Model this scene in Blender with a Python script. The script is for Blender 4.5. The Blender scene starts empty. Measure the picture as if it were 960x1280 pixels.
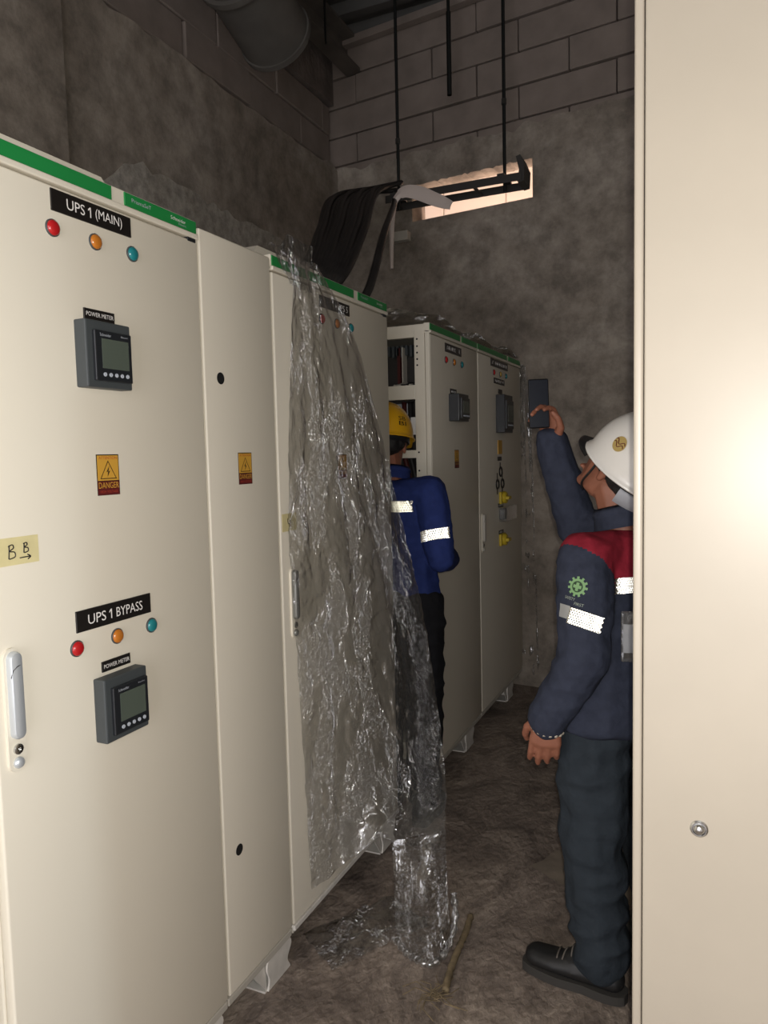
import bpy, bmesh, math, random
import numpy as np
from mathutils import Vector, Matrix, noise
from mathutils.bvhtree import BVHTree

random.seed(7)
rng = np.random.RandomState(7)
SC = bpy.context.scene
COL = SC.collection

# ------------------------------------------------------------------ camera
CAM = Vector((0.0, 0.0, 1.535))
r_ = np.array([0.91276279, 0.01034355, -0.40835904])
d_ = np.array([0.40782264, -0.08019534, 0.90953252])
v_ = np.array([0.02334069, 0.9967255, 0.07741766])
right = Vector((r_[0], d_[0], -v_[0]))
up = Vector((-r_[1], -d_[1], v_[1]))
back = Vector((-r_[2], -d_[2], v_[2]))
cd = bpy.data.cameras.new('camera')
cd.sensor_fit = 'VERTICAL'; cd.sensor_height = 36.0; cd.lens = 930.0 / 1280.0 * 36.0
cd.clip_start = 0.02
cam = bpy.data.objects.new('camera', cd); COL.objects.link(cam)
M = Matrix((right, up, back)).transposed().to_4x4(); M.translation = CAM
cam.matrix_world = M
SC.camera = cam

# ------------------------------------------------------------------ light and exposure
vs = SC.view_settings
vs.view_transform = 'Standard'; vs.look = 'None'; vs.gamma = 1.0; vs.use_curve_mapping = False
vs.exposure = 0.16
SC.cycles.transparent_max_bounces = 24
SC.cycles.glossy_bounces = 6

w = bpy.data.worlds.new('world'); SC.world = w; w.use_nodes = True
w.node_tree.nodes['Background'].inputs[0].default_value = (0.97, 0.95, 1.0, 1)
w.node_tree.nodes['Background'].inputs[1].default_value = 3.1

# the LED flash of the phone that takes the photograph: a few centimetres beside the lens
fl = bpy.data.lights.new('phone_flash', 'POINT'); fl.energy = 61; fl.shadow_soft_size = 0.006
fl.color = (1.0, 0.965, 0.90)
flo = bpy.data.objects.new('phone_flash', fl); COL.objects.link(flo)
flo.location = CAM + right * 0.014 + up * 0.026
# daylight falling in through the open door in the right wall, behind the photographer
dl = bpy.data.lights.new('door_daylight', 'AREA'); dl.shape = 'RECTANGLE'; dl.size = 0.06; dl.size_y = 1.0
dl.energy = 30; dl.color = (0.72, 0.87, 1.0)
dlo = bpy.data.objects.new('door_daylight', dl); COL.objects.link(dlo)
dlo.location = (3.2, -1.475, 2.35)
dlo.rotation_euler = (Vector((-1.15, 0.9, 0.6)) - Vector(dlo.location)).to_track_quat('-Z', 'Y').to_euler()
# portals: sky through the side door and a rear opening added for ambient fill
for nm, lc, rt, sx, sy in (('side_door_portal', (1.46, -.535, 1.075), (0, math.radians(90), 0), 2.15, .37), ('rear_fill_portal', (-.4, -2.56, 1.45), (math.radians(90), 0, 0), 3.0, 2.9)):
    pl = bpy.data.lights.new(nm, 'AREA'); pl.shape = 'RECTANGLE'; pl.size = sx; pl.size_y = sy; pl.cycles.is_portal = True
    plo = bpy.data.objects.new(nm, pl); COL.objects.link(plo); plo.location = lc; plo.rotation_euler = rt
# lamp in the neighbouring room, seen through the slot in the far wall
nl = bpy.data.lights.new('neighbour_lamp', 'AREA'); nl.size = 0.8; nl.energy = 24; nl.color = (1.0, 0.74, 0.60)
nlo = bpy.data.objects.new('neighbour_lamp', nl); COL.objects.link(nlo)
nlo.location = (-1.4, 5.45, 2.6); nlo.rotation_euler = (math.pi, 0, 0)

# ------------------------------------------------------------------ materials
MATS = {}
def mat(name, col, rough=0.5, metal=0.0, spec=0.5, var=0.0, vscale=6.0, bump=0.0, bscale=40.0, trans=0.0, alpha=1.0, coat=0.0, col2=None, detail=6.0, stretch=None, bdist=0.01):
    if name in MATS: return MATS[name]
    m = bpy.data.materials.new(name); m.use_nodes = True
    nt = m.node_tree; b = nt.nodes['Principled BSDF']
    b.inputs['Base Color'].default_value = (*col, 1)
    b.inputs['Roughness'].default_value = rough
    b.inputs['Metallic'].default_value = metal
    b.inputs['Specular IOR Level'].default_value = spec
    b.inputs['Transmission Weight'].default_value = trans
    b.inputs['Alpha'].default_value = alpha
    b.inputs['Coat Weight'].default_value = coat
    if var or bump or col2:
        tc = nt.nodes.new('ShaderNodeTexCoord')
        mp = nt.nodes.new('ShaderNodeMapping'); nt.links.new(tc.outputs['Object'], mp.inputs[0])
        if stretch: mp.inputs['Scale'].default_value = stretch
    if var or col2:
        n = nt.nodes.new('ShaderNodeTexNoise'); n.inputs['Scale'].default_value = vscale; n.inputs['Detail'].default_value = detail
        nt.links.new(mp.outputs[0], n.inputs['Vector'])
        cr = nt.nodes.new('ShaderNodeValToRGB')
        lo = col2 if col2 else tuple(c * (1 - var) for c in col)
        hi = col if col2 else tuple(min(1, c * (1 + var)) for c in col)
        cr.color_ramp.elements[0].position = 0.32; cr.color_ramp.elements[1].position = 0.68
        cr.color_ramp.elements[0].color = (*lo, 1); cr.color_ramp.elements[1].color = (*hi, 1)
        nt.links.new(n.outputs['Fac'], cr.inputs[0]); nt.links.new(cr.outputs[0], b.inputs['Base Color'])
    if bump:
        n2 = nt.nodes.new('ShaderNodeTexNoise'); n2.inputs['Scale'].default_value = bscale; n2.inputs['Detail'].default_value = 5
        nt.links.new(mp.outputs[0], n2.inputs['Vector'])
        bp = nt.nodes.new('ShaderNodeBump'); bp.inputs['Strength'].default_value = bump; bp.inputs['Distance'].default_value = bdist
        nt.links.new(n2.outputs['Fac'], bp.inputs['Height']); nt.links.new(bp.outputs[0], b.inputs['Normal'])
    MATS[name] = m
    return m

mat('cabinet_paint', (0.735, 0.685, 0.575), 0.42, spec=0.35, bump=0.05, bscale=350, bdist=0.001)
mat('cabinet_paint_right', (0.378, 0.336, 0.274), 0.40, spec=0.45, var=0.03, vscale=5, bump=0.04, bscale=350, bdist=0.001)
mat('cabinet_inside', (0.028, 0.025, 0.022), 0.7)
mat('rail_grey', (0.50, 0.47, 0.41), 0.5)
mat('green_bar', (0.015, 0.235, 0.055), 0.4)
mat('plate_black', (0.012, 0.010, 0.009), 0.35)
mat('plate_white', (0.85, 0.83, 0.80), 0.5)
mat('lamp_red', (0.45, 0.012, 0.015), 0.22, coat=0.5)
mat('lamp_orange', (0.52, 0.17, 0.02), 0.2, coat=0.5)
mat('lamp_teal', (0.015, 0.20, 0.22), 0.2, coat=0.5)
mat('lamp_yellow', (0.45, 0.30, 0.05), 0.2, coat=0.5)
mat('chrome', (0.55, 0.55, 0.54), 0.25, metal=1.0)
mat('meter_grey', (0.052, 0.060, 0.064), 0.5)
mat('meter_dark', (0.016, 0.018, 0.021), 0.3)
mat('meter_screen', (0.085, 0.105, 0.085), 0.25)
mat('button_grey', (0.42, 0.45, 0.50), 0.4)
mat('sticker_yellow', (0.62, 0.34, 0.045), 0.5)
mat('sticker_maroon', (0.11, 0.012, 0.012), 0.5)
mat('sticker_black', (0.02, 0.012, 0.008), 0.5)
mat('sticker_red', (0.42, 0.05, 0.025), 0.5)
mat('tape_cream', (0.68, 0.60, 0.32), 0.6, var=0.06, vscale=30)
mat('ink', (0.015, 0.012, 0.012), 0.6)
mat('handle_silver', (0.62, 0.66, 0.70), 0.34, metal=0.55)
mat('handle_dark', (0.22, 0.22, 0.20), 0.38, metal=0.4)
mat('foot_white', (0.66, 0.63, 0.58), 0.6, var=0.12, vscale=18)
mat('hole_black', (0.004, 0.004, 0.004), 0.8)
mat('yellow_plastic', (0.62, 0.46, 0.03), 0.4)
mat('copper', (0.35, 0.16, 0.08), 0.35, metal=1.0)
mat('red_plastic', (0.07, 0.016, 0.014), 0.4)
mat('blue_plastic', (0.03, 0.055, 0.16), 0.4)
mat('cable_black', (0.020, 0.018, 0.017), 0.45, spec=0.5, var=0.3, vscale=20)
mat('galvanised', (0.42, 0.42, 0.42), 0.42, metal=0.75, var=0.12, vscale=25)
mat('galvanised_dark', (0.07, 0.065, 0.06), 0.5, metal=0.5)
mat('rod_steel', (0.02, 0.022, 0.021), 0.5, metal=0.5)
mat('duct_metal', (0.12, 0.112, 0.10), 0.7, metal=0.2, var=0.15, vscale=6)
mat('ceiling_metal', (0.085, 0.083, 0.078), 0.6, metal=0.2, var=0.2, vscale=4)
mat('steel_beam', (0.12, 0.105, 0.09), 0.6, var=0.25, vscale=5)
mat('concrete_raw', (0.20, 0.165, 0.145), 0.9, var=0.4, vscale=4, bump=0.6, bscale=14, bdist=0.02)
mat('aac_block', (0.26, 0.215, 0.185), 0.92, var=0.12, vscale=7, bump=0.25, bscale=60, bdist=0.004)
mat('mortar', (0.24, 0.20, 0.17), 0.95, var=0.15, vscale=10, bump=0.4, bscale=50, bdist=0.006)
mat('neighbour_white', (0.80, 0.74, 0.68), 0.7)
mat('navy_cloth', (0.030, 0.035, 0.055), 0.85, spec=0.2, var=0.12, vscale=40, bump=0.5, bscale=28, bdist=0.012)
mat('blue_cloth', (0.017, 0.030, 0.125), 0.85, spec=0.2, var=0.12, vscale=30, bump=0.5, bscale=24, bdist=0.012)
mat('red_cloth', (0.25, 0.016, 0.030), 0.85, spec=0.2, var=0.1, vscale=40, bump=0.4, bscale=28, bdist=0.010)
mat('trouser_grey', (0.027, 0.034, 0.042), 0.9, spec=0.15, var=0.1, vscale=30, bump=0.6, bscale=16, bdist=0.018)
mat('trouser_black', (0.012, 0.012, 0.014), 0.9, spec=0.15, bump=0.5, bscale=18, bdist=0.015)
mat('skin', (0.25, 0.095, 0.055), 0.55, var=0.12, vscale=18, bump=0.15, bscale=90, bdist=0.003)
mat('skin_dark', (0.05, 0.03, 0.022), 0.6)
mat('hair_black', (0.010, 0.009, 0.009), 0.6, bump=0.6, bscale=140, bdist=0.004)
mat('helmet_white', (0.74, 0.71, 0.66), 0.32, spec=0.5, var=0.03, vscale=10)
mat('helmet_yellow', (0.72, 0.38, 0.012), 0.35)
mat('plastic_black', (0.014, 0.014, 0.015), 0.4)
mat('strap_grey', (0.38, 0.39, 0.42), 0.7)
mat('boot_black', (0.011, 0.011, 0.011), 0.5, bump=0.2, bscale=60, bdist=0.003)
mat('boot_sole', (0.035, 0.032, 0.028), 0.8)
mat('lace', (0.11, 0.095, 0.08), 0.8)
mat('patch_green', (0.20, 0.36, 0.155), 0.7)
mat('patch_dark', (0.018, 0.045, 0.018), 0.7)
mat('patch_text', (0.30, 0.34, 0.28), 0.7)
mat('gold', (0.42, 0.30, 0.10), 0.45)
mat('phone_black', (0.006, 0.006, 0.007), 0.45, spec=0.2)
mat('phone_screen', (0.006, 0.008, 0.014), 0.3, spec=0.2)
mat('twig', (0.20, 0.15, 0.085), 0.9, var=0.3, vscale=40)
mat('paper', (0.215, 0.175, 0.135), 0.9, var=0.2, vscale=8, bump=0.3, bscale=20, bdist=0.01)
mat('retro_prism', (0.93, 0.92, 0.86), 0.22, metal=1.0)
mat('tape_grey', (0.30, 0.30, 0.29), 0.6)
mat('bead', (0.45, 0.40, 0.32), 0.5)

def mix_plaster(name, a, b_, c_, s1=1.1):
    """dark cement render with large cloudy stains and fine trowel marks"""
    m = bpy.data.materials.new(name); m.use_nodes = True; nt = m.node_tree; bs = nt.nodes['Principled BSDF']
    bs.inputs['Roughness'].default_value = 0.93; bs.inputs['Specular IOR Level'].default_value = 0.2
    tc = nt.nodes.new('ShaderNodeTexCoord')
    n1 = nt.nodes.new('ShaderNodeTexNoise'); n1.inputs['Scale'].default_value = s1; n1.inputs['Detail'].default_value = 8; n1.inputs['Roughness'].default_value = 0.62
    n1.inputs['Distortion'].default_value = 0.6
    n2 = nt.nodes.new('ShaderNodeTexNoise'); n2.inputs['Scale'].default_value = s1 * 7; n2.inputs['Detail'].default_value = 8; n2.inputs['Roughness'].default_value = 0.7
    for n in (n1, n2): nt.links.new(tc.outputs['Object'], n.inputs['Vector'])
    cr = nt.nodes.new('ShaderNodeValToRGB'); e = cr.color_ramp.elements
    e[0].position = 0.30; e[0].color = (*a, 1); e[1].position = 0.72; e[1].color = (*c_, 1)
    x = e.new(0.52); x.color = (*b_, 1)
    nt.links.new(n1.outputs['Fac'], cr.inputs[0])
    mx = nt.nodes.new('ShaderNodeMix'); mx.data_type = 'RGBA'; mx.blend_type = 'MULTIPLY'; mx.inputs['Factor'].default_value = 0.85
    cr2 = nt.nodes.new('ShaderNodeValToRGB'); e2 = cr2.color_ramp.elements
    e2[0].position = 0.36; e2[0].color = (0.5, 0.5, 0.5, 1); e2[1].position = 0.62; e2[1].color = (1, 1, 1, 1)
    nt.links.new(n2.outputs['Fac'], cr2.inputs[0])
    nt.links.new(cr.outputs[0], mx.inputs[6]); nt.links.new(cr2.outputs[0], mx.inputs[7]); nt.links.new(mx.outputs[2], bs.inputs['Base Color'])
    bp = nt.nodes.new('ShaderNodeBump'); bp.inputs['Strength'].default_value = 0.35; bp.inputs['Distance'].default_value = 0.012
    nt.links.new(n2.outputs['Fac'], bp.inputs['Height']); nt.links.new(bp.outputs[0], bs.inputs['Normal'])
    MATS[name] = m; return m
mix_plaster('plaster', (0.215, 0.18, 0.145), (0.375, 0.325, 0.27), (0.56, 0.50, 0.43))
mix_plaster('plaster_patch', (0.40, 0.36, 0.30), (0.50, 0.46, 0.40), (0.60, 0.56, 0.50), 3.0)

def floor_material():
    m = bpy.data.materials.new('dirty_floor'); m.use_nodes = True; nt = m.node_tree; bs = nt.nodes['Principled BSDF']
    tc = nt.nodes.new('ShaderNodeTexCoord')
    mp = nt.nodes.new('ShaderNodeMapping'); mp.inputs['Scale'].default_value = (1.7, 1.1, 1); mp.inputs['Rotation'].default_value = (0, 0, 0.5)
    nt.links.new(tc.outputs['Object'], mp.inputs[0])
    n1 = nt.nodes.new('ShaderNodeTexNoise'); n1.inputs['Scale'].default_value = 2.6; n1.inputs['Detail'].default_value = 14; n1.inputs['Roughness'].default_value = 0.80; n1.inputs['Distortion'].default_value = 0.9
    nt.links.new(mp.outputs[0], n1.inputs['Vector'])
    cr = nt.nodes.new('ShaderNodeValToRGB'); e = cr.color_ramp.elements
    e[0].position = 0.34; e[0].color = (0.085, 0.066, 0.056, 1); e[1].position = 0.68; e[1].color = (0.47, 0.385, 0.315, 1)
    x = e.new(0.5); x.color = (0.235, 0.188, 0.155, 1)
    nt.links.new(n1.outputs['Fac'], cr.inputs[0]); nt.links.new(cr.outputs[0], bs.inputs['Base Color'])
    n2 = nt.nodes.new('ShaderNodeTexNoise'); n2.inputs['Scale'].default_value = 26; n2.inputs['Detail'].default_value = 10; n2.inputs['Distortion'].default_value = 0.3
    nt.links.new(mp.outputs[0], n2.inputs['Vector'])
    bp = nt.nodes.new('ShaderNodeBump'); bp.inputs['Strength'].default_value = 0.55; bp.inputs['Distance'].default_value = 0.02
    nt.links.new(n2.outputs['Fac'], bp.inputs['Height']); nt.links.new(bp.outputs[0], bs.inputs['Normal'])
    rr = nt.nodes.new('ShaderNodeMapRange'); rr.inputs['To Min'].default_value = 0.45; rr.inputs['To Max'].default_value = 0.9
    nt.links.new(n1.outputs['Fac'], rr.inputs['Value']); nt.links.new(rr.outputs[0], bs.inputs['Roughness'])
    MATS['dirty_floor'] = m
floor_material()

def film_material(name, haze=0.08, gloss=0.34, scale=(92, 92, 66), bump=1.0, tint=.82):
    """thin clear stretch film: mostly see-through, a little milky, with sharp crinkle glints"""
    m = bpy.data.materials.new(name); m.use_nodes = True; nt = m.node_tree
    nt.nodes.remove(nt.nodes['Principled BSDF']); out = nt.nodes['Material Output']
    tc = nt.nodes.new('ShaderNodeTexCoord')
    mp = nt.nodes.new('ShaderNodeMapping'); mp.inputs['Scale'].default_value = scale; nt.links.new(tc.outputs['Object'], mp.inputs[0])
    n1 = nt.nodes.new('ShaderNodeTexNoise'); n1.inputs['Scale'].default_value = 1.0; n1.inputs['Detail'].default_value = 3; n1.inputs['Distortion'].default_value = 0.6
    nt.links.new(mp.outputs[0], n1.inputs['Vector'])
    mk = nt.nodes.new('ShaderNodeTexNoise'); mk.inputs['Scale'].default_value = 9.0; mk.inputs['Detail'].default_value = 3
    mp2 = nt.nodes.new('ShaderNodeMapping'); mp2.inputs['Scale'].default_value = (1.6, 1.6, .45); nt.links.new(tc.outputs['Object'], mp2.inputs[0]); nt.links.new(mp2.outputs[0], mk.inputs['Vector'])
    mr = nt.nodes.new('ShaderNodeMapRange'); mr.inputs['From Min'].default_value = .42; mr.inputs['From Max'].default_value = .60; mr.inputs['To Min'].default_value = .10; mr.inputs['To Max'].default_value = bump
    nt.links.new(mk.outputs['Fac'], mr.inputs['Value'])
    bp = nt.nodes.new('ShaderNodeBump'); bp.inputs['Distance'].default_value = 0.075; nt.links.new(mr.outputs[0], bp.inputs['Strength'])
    nt.links.new(n1.outputs['Fac'], bp.inputs['Height'])
    tr = nt.nodes.new('ShaderNodeBsdfTransparent'); tr.inputs[0].default_value = (tint, tint, tint * .99, 1)
    df = nt.nodes.new('ShaderNodeBsdfDiffuse'); df.inputs[0].default_value = (0.62, 0.60, 0.56, 1)
    tl = nt.nodes.new('ShaderNodeBsdfTranslucent'); tl.inputs[0].default_value = (0.62, 0.60, 0.56, 1)
    gl = nt.nodes.new('ShaderNodeBsdfGlossy'); gl.inputs['Roughness'].default_value = 0.15; gl.inputs[0].default_value = (1, 1, 1, 1)
    for s in (df, gl): nt.links.new(bp.outputs[0], s.inputs['Normal'])
    hz = nt.nodes.new('ShaderNodeMixShader'); hz.inputs[0].default_value = 0.35
    nt.links.new(df.outputs[0], hz.inputs[1]); nt.links.new(tl.outputs[0], hz.inputs[2])
    m1 = nt.nodes.new('ShaderNodeMixShader'); m1.inputs[0].default_value = haze
    nt.links.new(tr.outputs[0], m1.inputs[1]); nt.links.new(hz.outputs[0], m1.inputs[2])
    lw = nt.nodes.new('ShaderNodeLayerWeight'); lw.inputs['Blend'].default_value = 0.5
    fr = nt.nodes.new('ShaderNodeMath'); fr.operation = 'POWER'; fr.inputs[1].default_value = 4.0; nt.links.new(lw.outputs['Facing'], fr.inputs[0])
    ma = nt.nodes.new('ShaderNodeMath'); ma.operation = 'MULTIPLY_ADD'; ma.inputs[1].default_value = 3.1; ma.inputs[2].default_value = gloss * 0.5
    ma.use_clamp = True
    nt.links.new(fr.outputs[0], ma.inputs[0])
    m2 = nt.nodes.new('ShaderNodeMixShader'); nt.links.new(ma.outputs[0], m2.inputs[0])
    nt.links.new(m1.outputs[0], m2.inputs[1]); nt.links.new(gl.outputs[0], m2.inputs[2])
    nt.links.new(m2.outputs[0], out.inputs[0])
    MATS[name] = m
film_material('stretch_film')
film_material('stretch_film_far', gloss=.5, scale=(45, 45, 32), haze=.14)
film_material('clear_plastic', haze=0.10, gloss=0.16, scale=(30, 30, 30), bump=0.1, tint=.92)

# ------------------------------------------------------------------ helpers
def tag(o, label=None, cat=None, group=None, kind=None):
    if label: o['label'] = label
    if cat: o['category'] = cat
    if group: o['group'] = group
    if kind: o['kind'] = kind
    return o

def thing(name, label, cat, loc=(0, 0, 0), group=None):
    o = bpy.data.objects.new(name, None); COL.objects.link(o); o.location = loc
    o.empty_display_size = 0.1
    ORG[o.name] = Vector(loc)
    return tag(o, label, cat, group)
ORG = {}

def catmull(P, n=8):
    P = [Vector(p) for p in P]; out = []
    for i in range(len(P) - 1):
        a = P[max(i - 1, 0)]; b = P[i]; c = P[i + 1]; d = P[min(i + 2, len(P) - 1)]
        for k in range(n):
            t = k / n
            out.append(0.5 * ((2 * b) + (c - a) * t + (2 * a - 5 * b + 4 * c - d) * t * t + (3 * b - a - 3 * c + d) * t ** 3))
    out.append(P[-1]); return out

class MB:
    def __init__(s): s.bm = bmesh.new()
    def box(s, x0, x1, y0, y1, z0, z1, bev=0.0, seg=2):
        t = bmesh.new()
        bmesh.ops.create_cube(t, size=1.0)
        for v in t.verts:
            v.co = Vector(((x0 + x1) / 2 + v.co.x * (x1 - x0), (y0 + y1) / 2 + v.co.y * (y1 - y0), (z0 + z1) / 2 + v.co.z * (z1 - z0)))
        if bev: bmesh.ops.bevel(t, geom=t.edges[:], offset=bev, segments=seg, affect='EDGES', profile=0.5)
        s._merge(t); return s
    def _merge(s, t, mtx=None):
        me = bpy.data.meshes.new('tmp'); t.to_mesh(me); t.free()
        if mtx is not None: me.transform(mtx)
        s.bm.from_mesh(me); bpy.data.meshes.remove(me)
    def obox(s, c, ux, uy, uz, sx, sy, sz, bev=0.0):
        """oriented box: centre, three axes, three full sizes"""
        t = bmesh.new(); bmesh.ops.create_cube(t, size=1.0)
        for v in t.verts: v.co = Vector((v.co.x * sx, v.co.y * sy, v.co.z * sz))
        if bev: bmesh.ops.bevel(t, geom=t.edges[:], offset=bev, segments=2, affect='EDGES', profile=0.5)
        R = Matrix((Vector(ux), Vector(uy), Vector(uz))).transposed().to_4x4(); R.translation = Vector(c)
        s._merge(t, R); return s
    def tube(s, P, r, seg=8, cap=True):
        P = [Vector(p) for p in P]; n = len(P)
        R = r if isinstance(r, (list, tuple)) else [r] * n
        rings = []; prev = None
        for i, p in enumerate(P):
            t = (P[min(i + 1, n - 1)] - P[max(i - 1, 0)]).normalized()
            if prev is None:
                a = t.orthogonal().normalized()
            else:
                a = prev - t * prev.dot(t)
                a = a.normalized() if a.length > 1e-6 else t.orthogonal().normalized()
            prev = a; b = t.cross(a)
            rings.append([s.bm.verts.new(p + (a * math.cos(2 * math.pi * k / seg) + b * math.sin(2 * math.pi * k / seg)) * R[i]) for k in range(seg)])
        for i in range(n - 1):
            for k in range(seg):
                s.bm.faces.new((rings[i][k], rings[i][(k + 1) % seg], rings[i + 1][(k + 1) % seg], rings[i + 1][k]))
        if cap: s.bm.faces.new(rings[0][::-1]); s.bm.faces.new(rings[-1])
        return s
    def cyl(s, p0, p1, r, r1=None, seg=20): return s.tube([p0, p1], [r, r if r1 is None else r1], seg)
    def lathe(s, c, ax, prof, seg=24):
        """profile (radius, height) turned about axis ax through c"""
        c = Vector(c); ax = Vector(ax).normalized(); a = ax.orthogonal().normalized(); b = ax.cross(a); rings = []
        for r, h in prof:
            if r < 1e-5: rings.append([s.bm.verts.new(c + ax * h)])
            else: rings.append([s.bm.verts.new(c + ax * h + (a * math.cos(2 * math.pi * k / seg) + b * math.sin(2 * math.pi * k / seg)) * r) for k in range(seg)])
        for A, B in zip(rings, rings[1:]):
            for k in range(seg):
                k2 = (k + 1) % seg
                f = [A[k % len(A)], A[k2 % len(A)], B[k2 % len(B)], B[k % len(B)]]
                f = list(dict.fromkeys(f))
                if len(f) >= 3: s.bm.faces.new(f)
        if len(rings[0]) > 1: s.bm.faces.new(rings[0][::-1])
        if len(rings[-1]) > 1: s.bm.faces.new(rings[-1])
        return s
    def prism(s, pts, vec):
        """closed polygon (list of 3D points) extruded along vec"""
        vec = Vector(vec); A = [s.bm.verts.new(Vector(p)) for p in pts]; B = [s.bm.verts.new(Vector(p) + vec) for p in pts]; n = len(A)
        s.bm.faces.new(A[::-1]); s.bm.faces.new(B)
        for i in range(n): s.bm.faces.new((A[i], A[(i + 1) % n], B[(i + 1) % n], B[i]))
        return s
    def grid(s, G):
        V = [[s.bm.verts.new(Vector(p)) for p in row] for row in G]
        for i in range(len(V) - 1):
            for j in range(len(V[0]) - 1):
                s.bm.faces.new((V[i][j], V[i][j + 1], V[i + 1][j + 1], V[i + 1][j]))
        return s
    def build(s, name, m, parent=None, smooth=False, label=None, recalc=True):
        if recalc: bmesh.ops.recalc_face_normals(s.bm, faces=s.bm.faces[:])
        me = bpy.data.meshes.new(name)
        off = Vector((0, 0, 0))
        if parent is not None: off = ORG[parent.name]
        if off.length: bmesh.ops.translate(s.bm, verts=s.bm.verts[:], vec=-off)
        s.bm.to_mesh(me); s.bm.free()
        return link(name, me, m, parent, smooth, label, off)

def link(name, me, m, parent=None, smooth=False, label=None, off=Vector((0, 0, 0))):
    me.materials.append(MATS[m])
    if smooth:
        me.polygons.foreach_set('use_smooth', [True] * len(me.polygons))
        if smooth == 'auto': me.set_sharp_from_angle(angle=math.radians(35))
    o = bpy.data.objects.new(name, me); COL.objects.link(o)
    if parent is not None: o.parent = parent
    ORG[o.name] = off.copy()
    if label: o['label'] = label
    return o

def obj_np(name, V, F, m, parent=None, smooth=True, label=None):
    off = ORG[parent.name] if parent is not None else Vector((0, 0, 0))
    me = bpy.data.meshes.new(name)
    me.from_pydata([tuple(np.asarray(v) - np.array(off)) for v in V], [], [tuple(int(i) for i in f) for f in F]); me.validate(); me.update()
    return link(name, me, m, parent, smooth, label, off)

def struct(o): o['kind'] = 'structure'; return o

_txt = {}
def text_mesh(s):
    if s in _txt: return _txt[s]
    c = bpy.data.curves.new('t', 'FONT'); c.body = s; c.size = 1.0; c.align_x = 'LEFT'; c.resolution_u = 3
    o = bpy.data.objects.new('t', c); COL.objects.link(o)
    dg = bpy.context.evaluated_depsgraph_get(); dg.update()
    me = bpy.data.meshes.new_from_object(o.evaluated_get(dg))
    V = np.array([v.co[:] for v in me.vertices]); F = [list(p.vertices) for p in me.polygons]
    bpy.data.objects.remove(o); bpy.data.curves.remove(c); bpy.data.meshes.remove(me)
    V[:, 0] -= (V[:, 0].min() + V[:, 0].max()) / 2; V[:, 1] -= (V[:, 1].min() + V[:, 1].max()) / 2
    V[:, 0] /= np.ptp(V[:, 0]); V[:, 1] /= np.ptp(V[:, 1])
    _txt[s] = (V, F); return _txt[s]

def lettering(s, c, wd, ht, m, parent, ux=(0, 1, 0), uy=(0, 0, 1), name='lettering', slant=0.0):
    V, F = text_mesh(s); ux = np.array(ux); uy = np.array(uy)
    W = [np.array(c) + ux * (v[0] * wd + slant * v[1] * ht) + uy * v[1] * ht for v in V]
    return obj_np(name, W, F, m, parent, smooth=False)

FX = -1.15     # plane of the cabinet fronts

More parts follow.
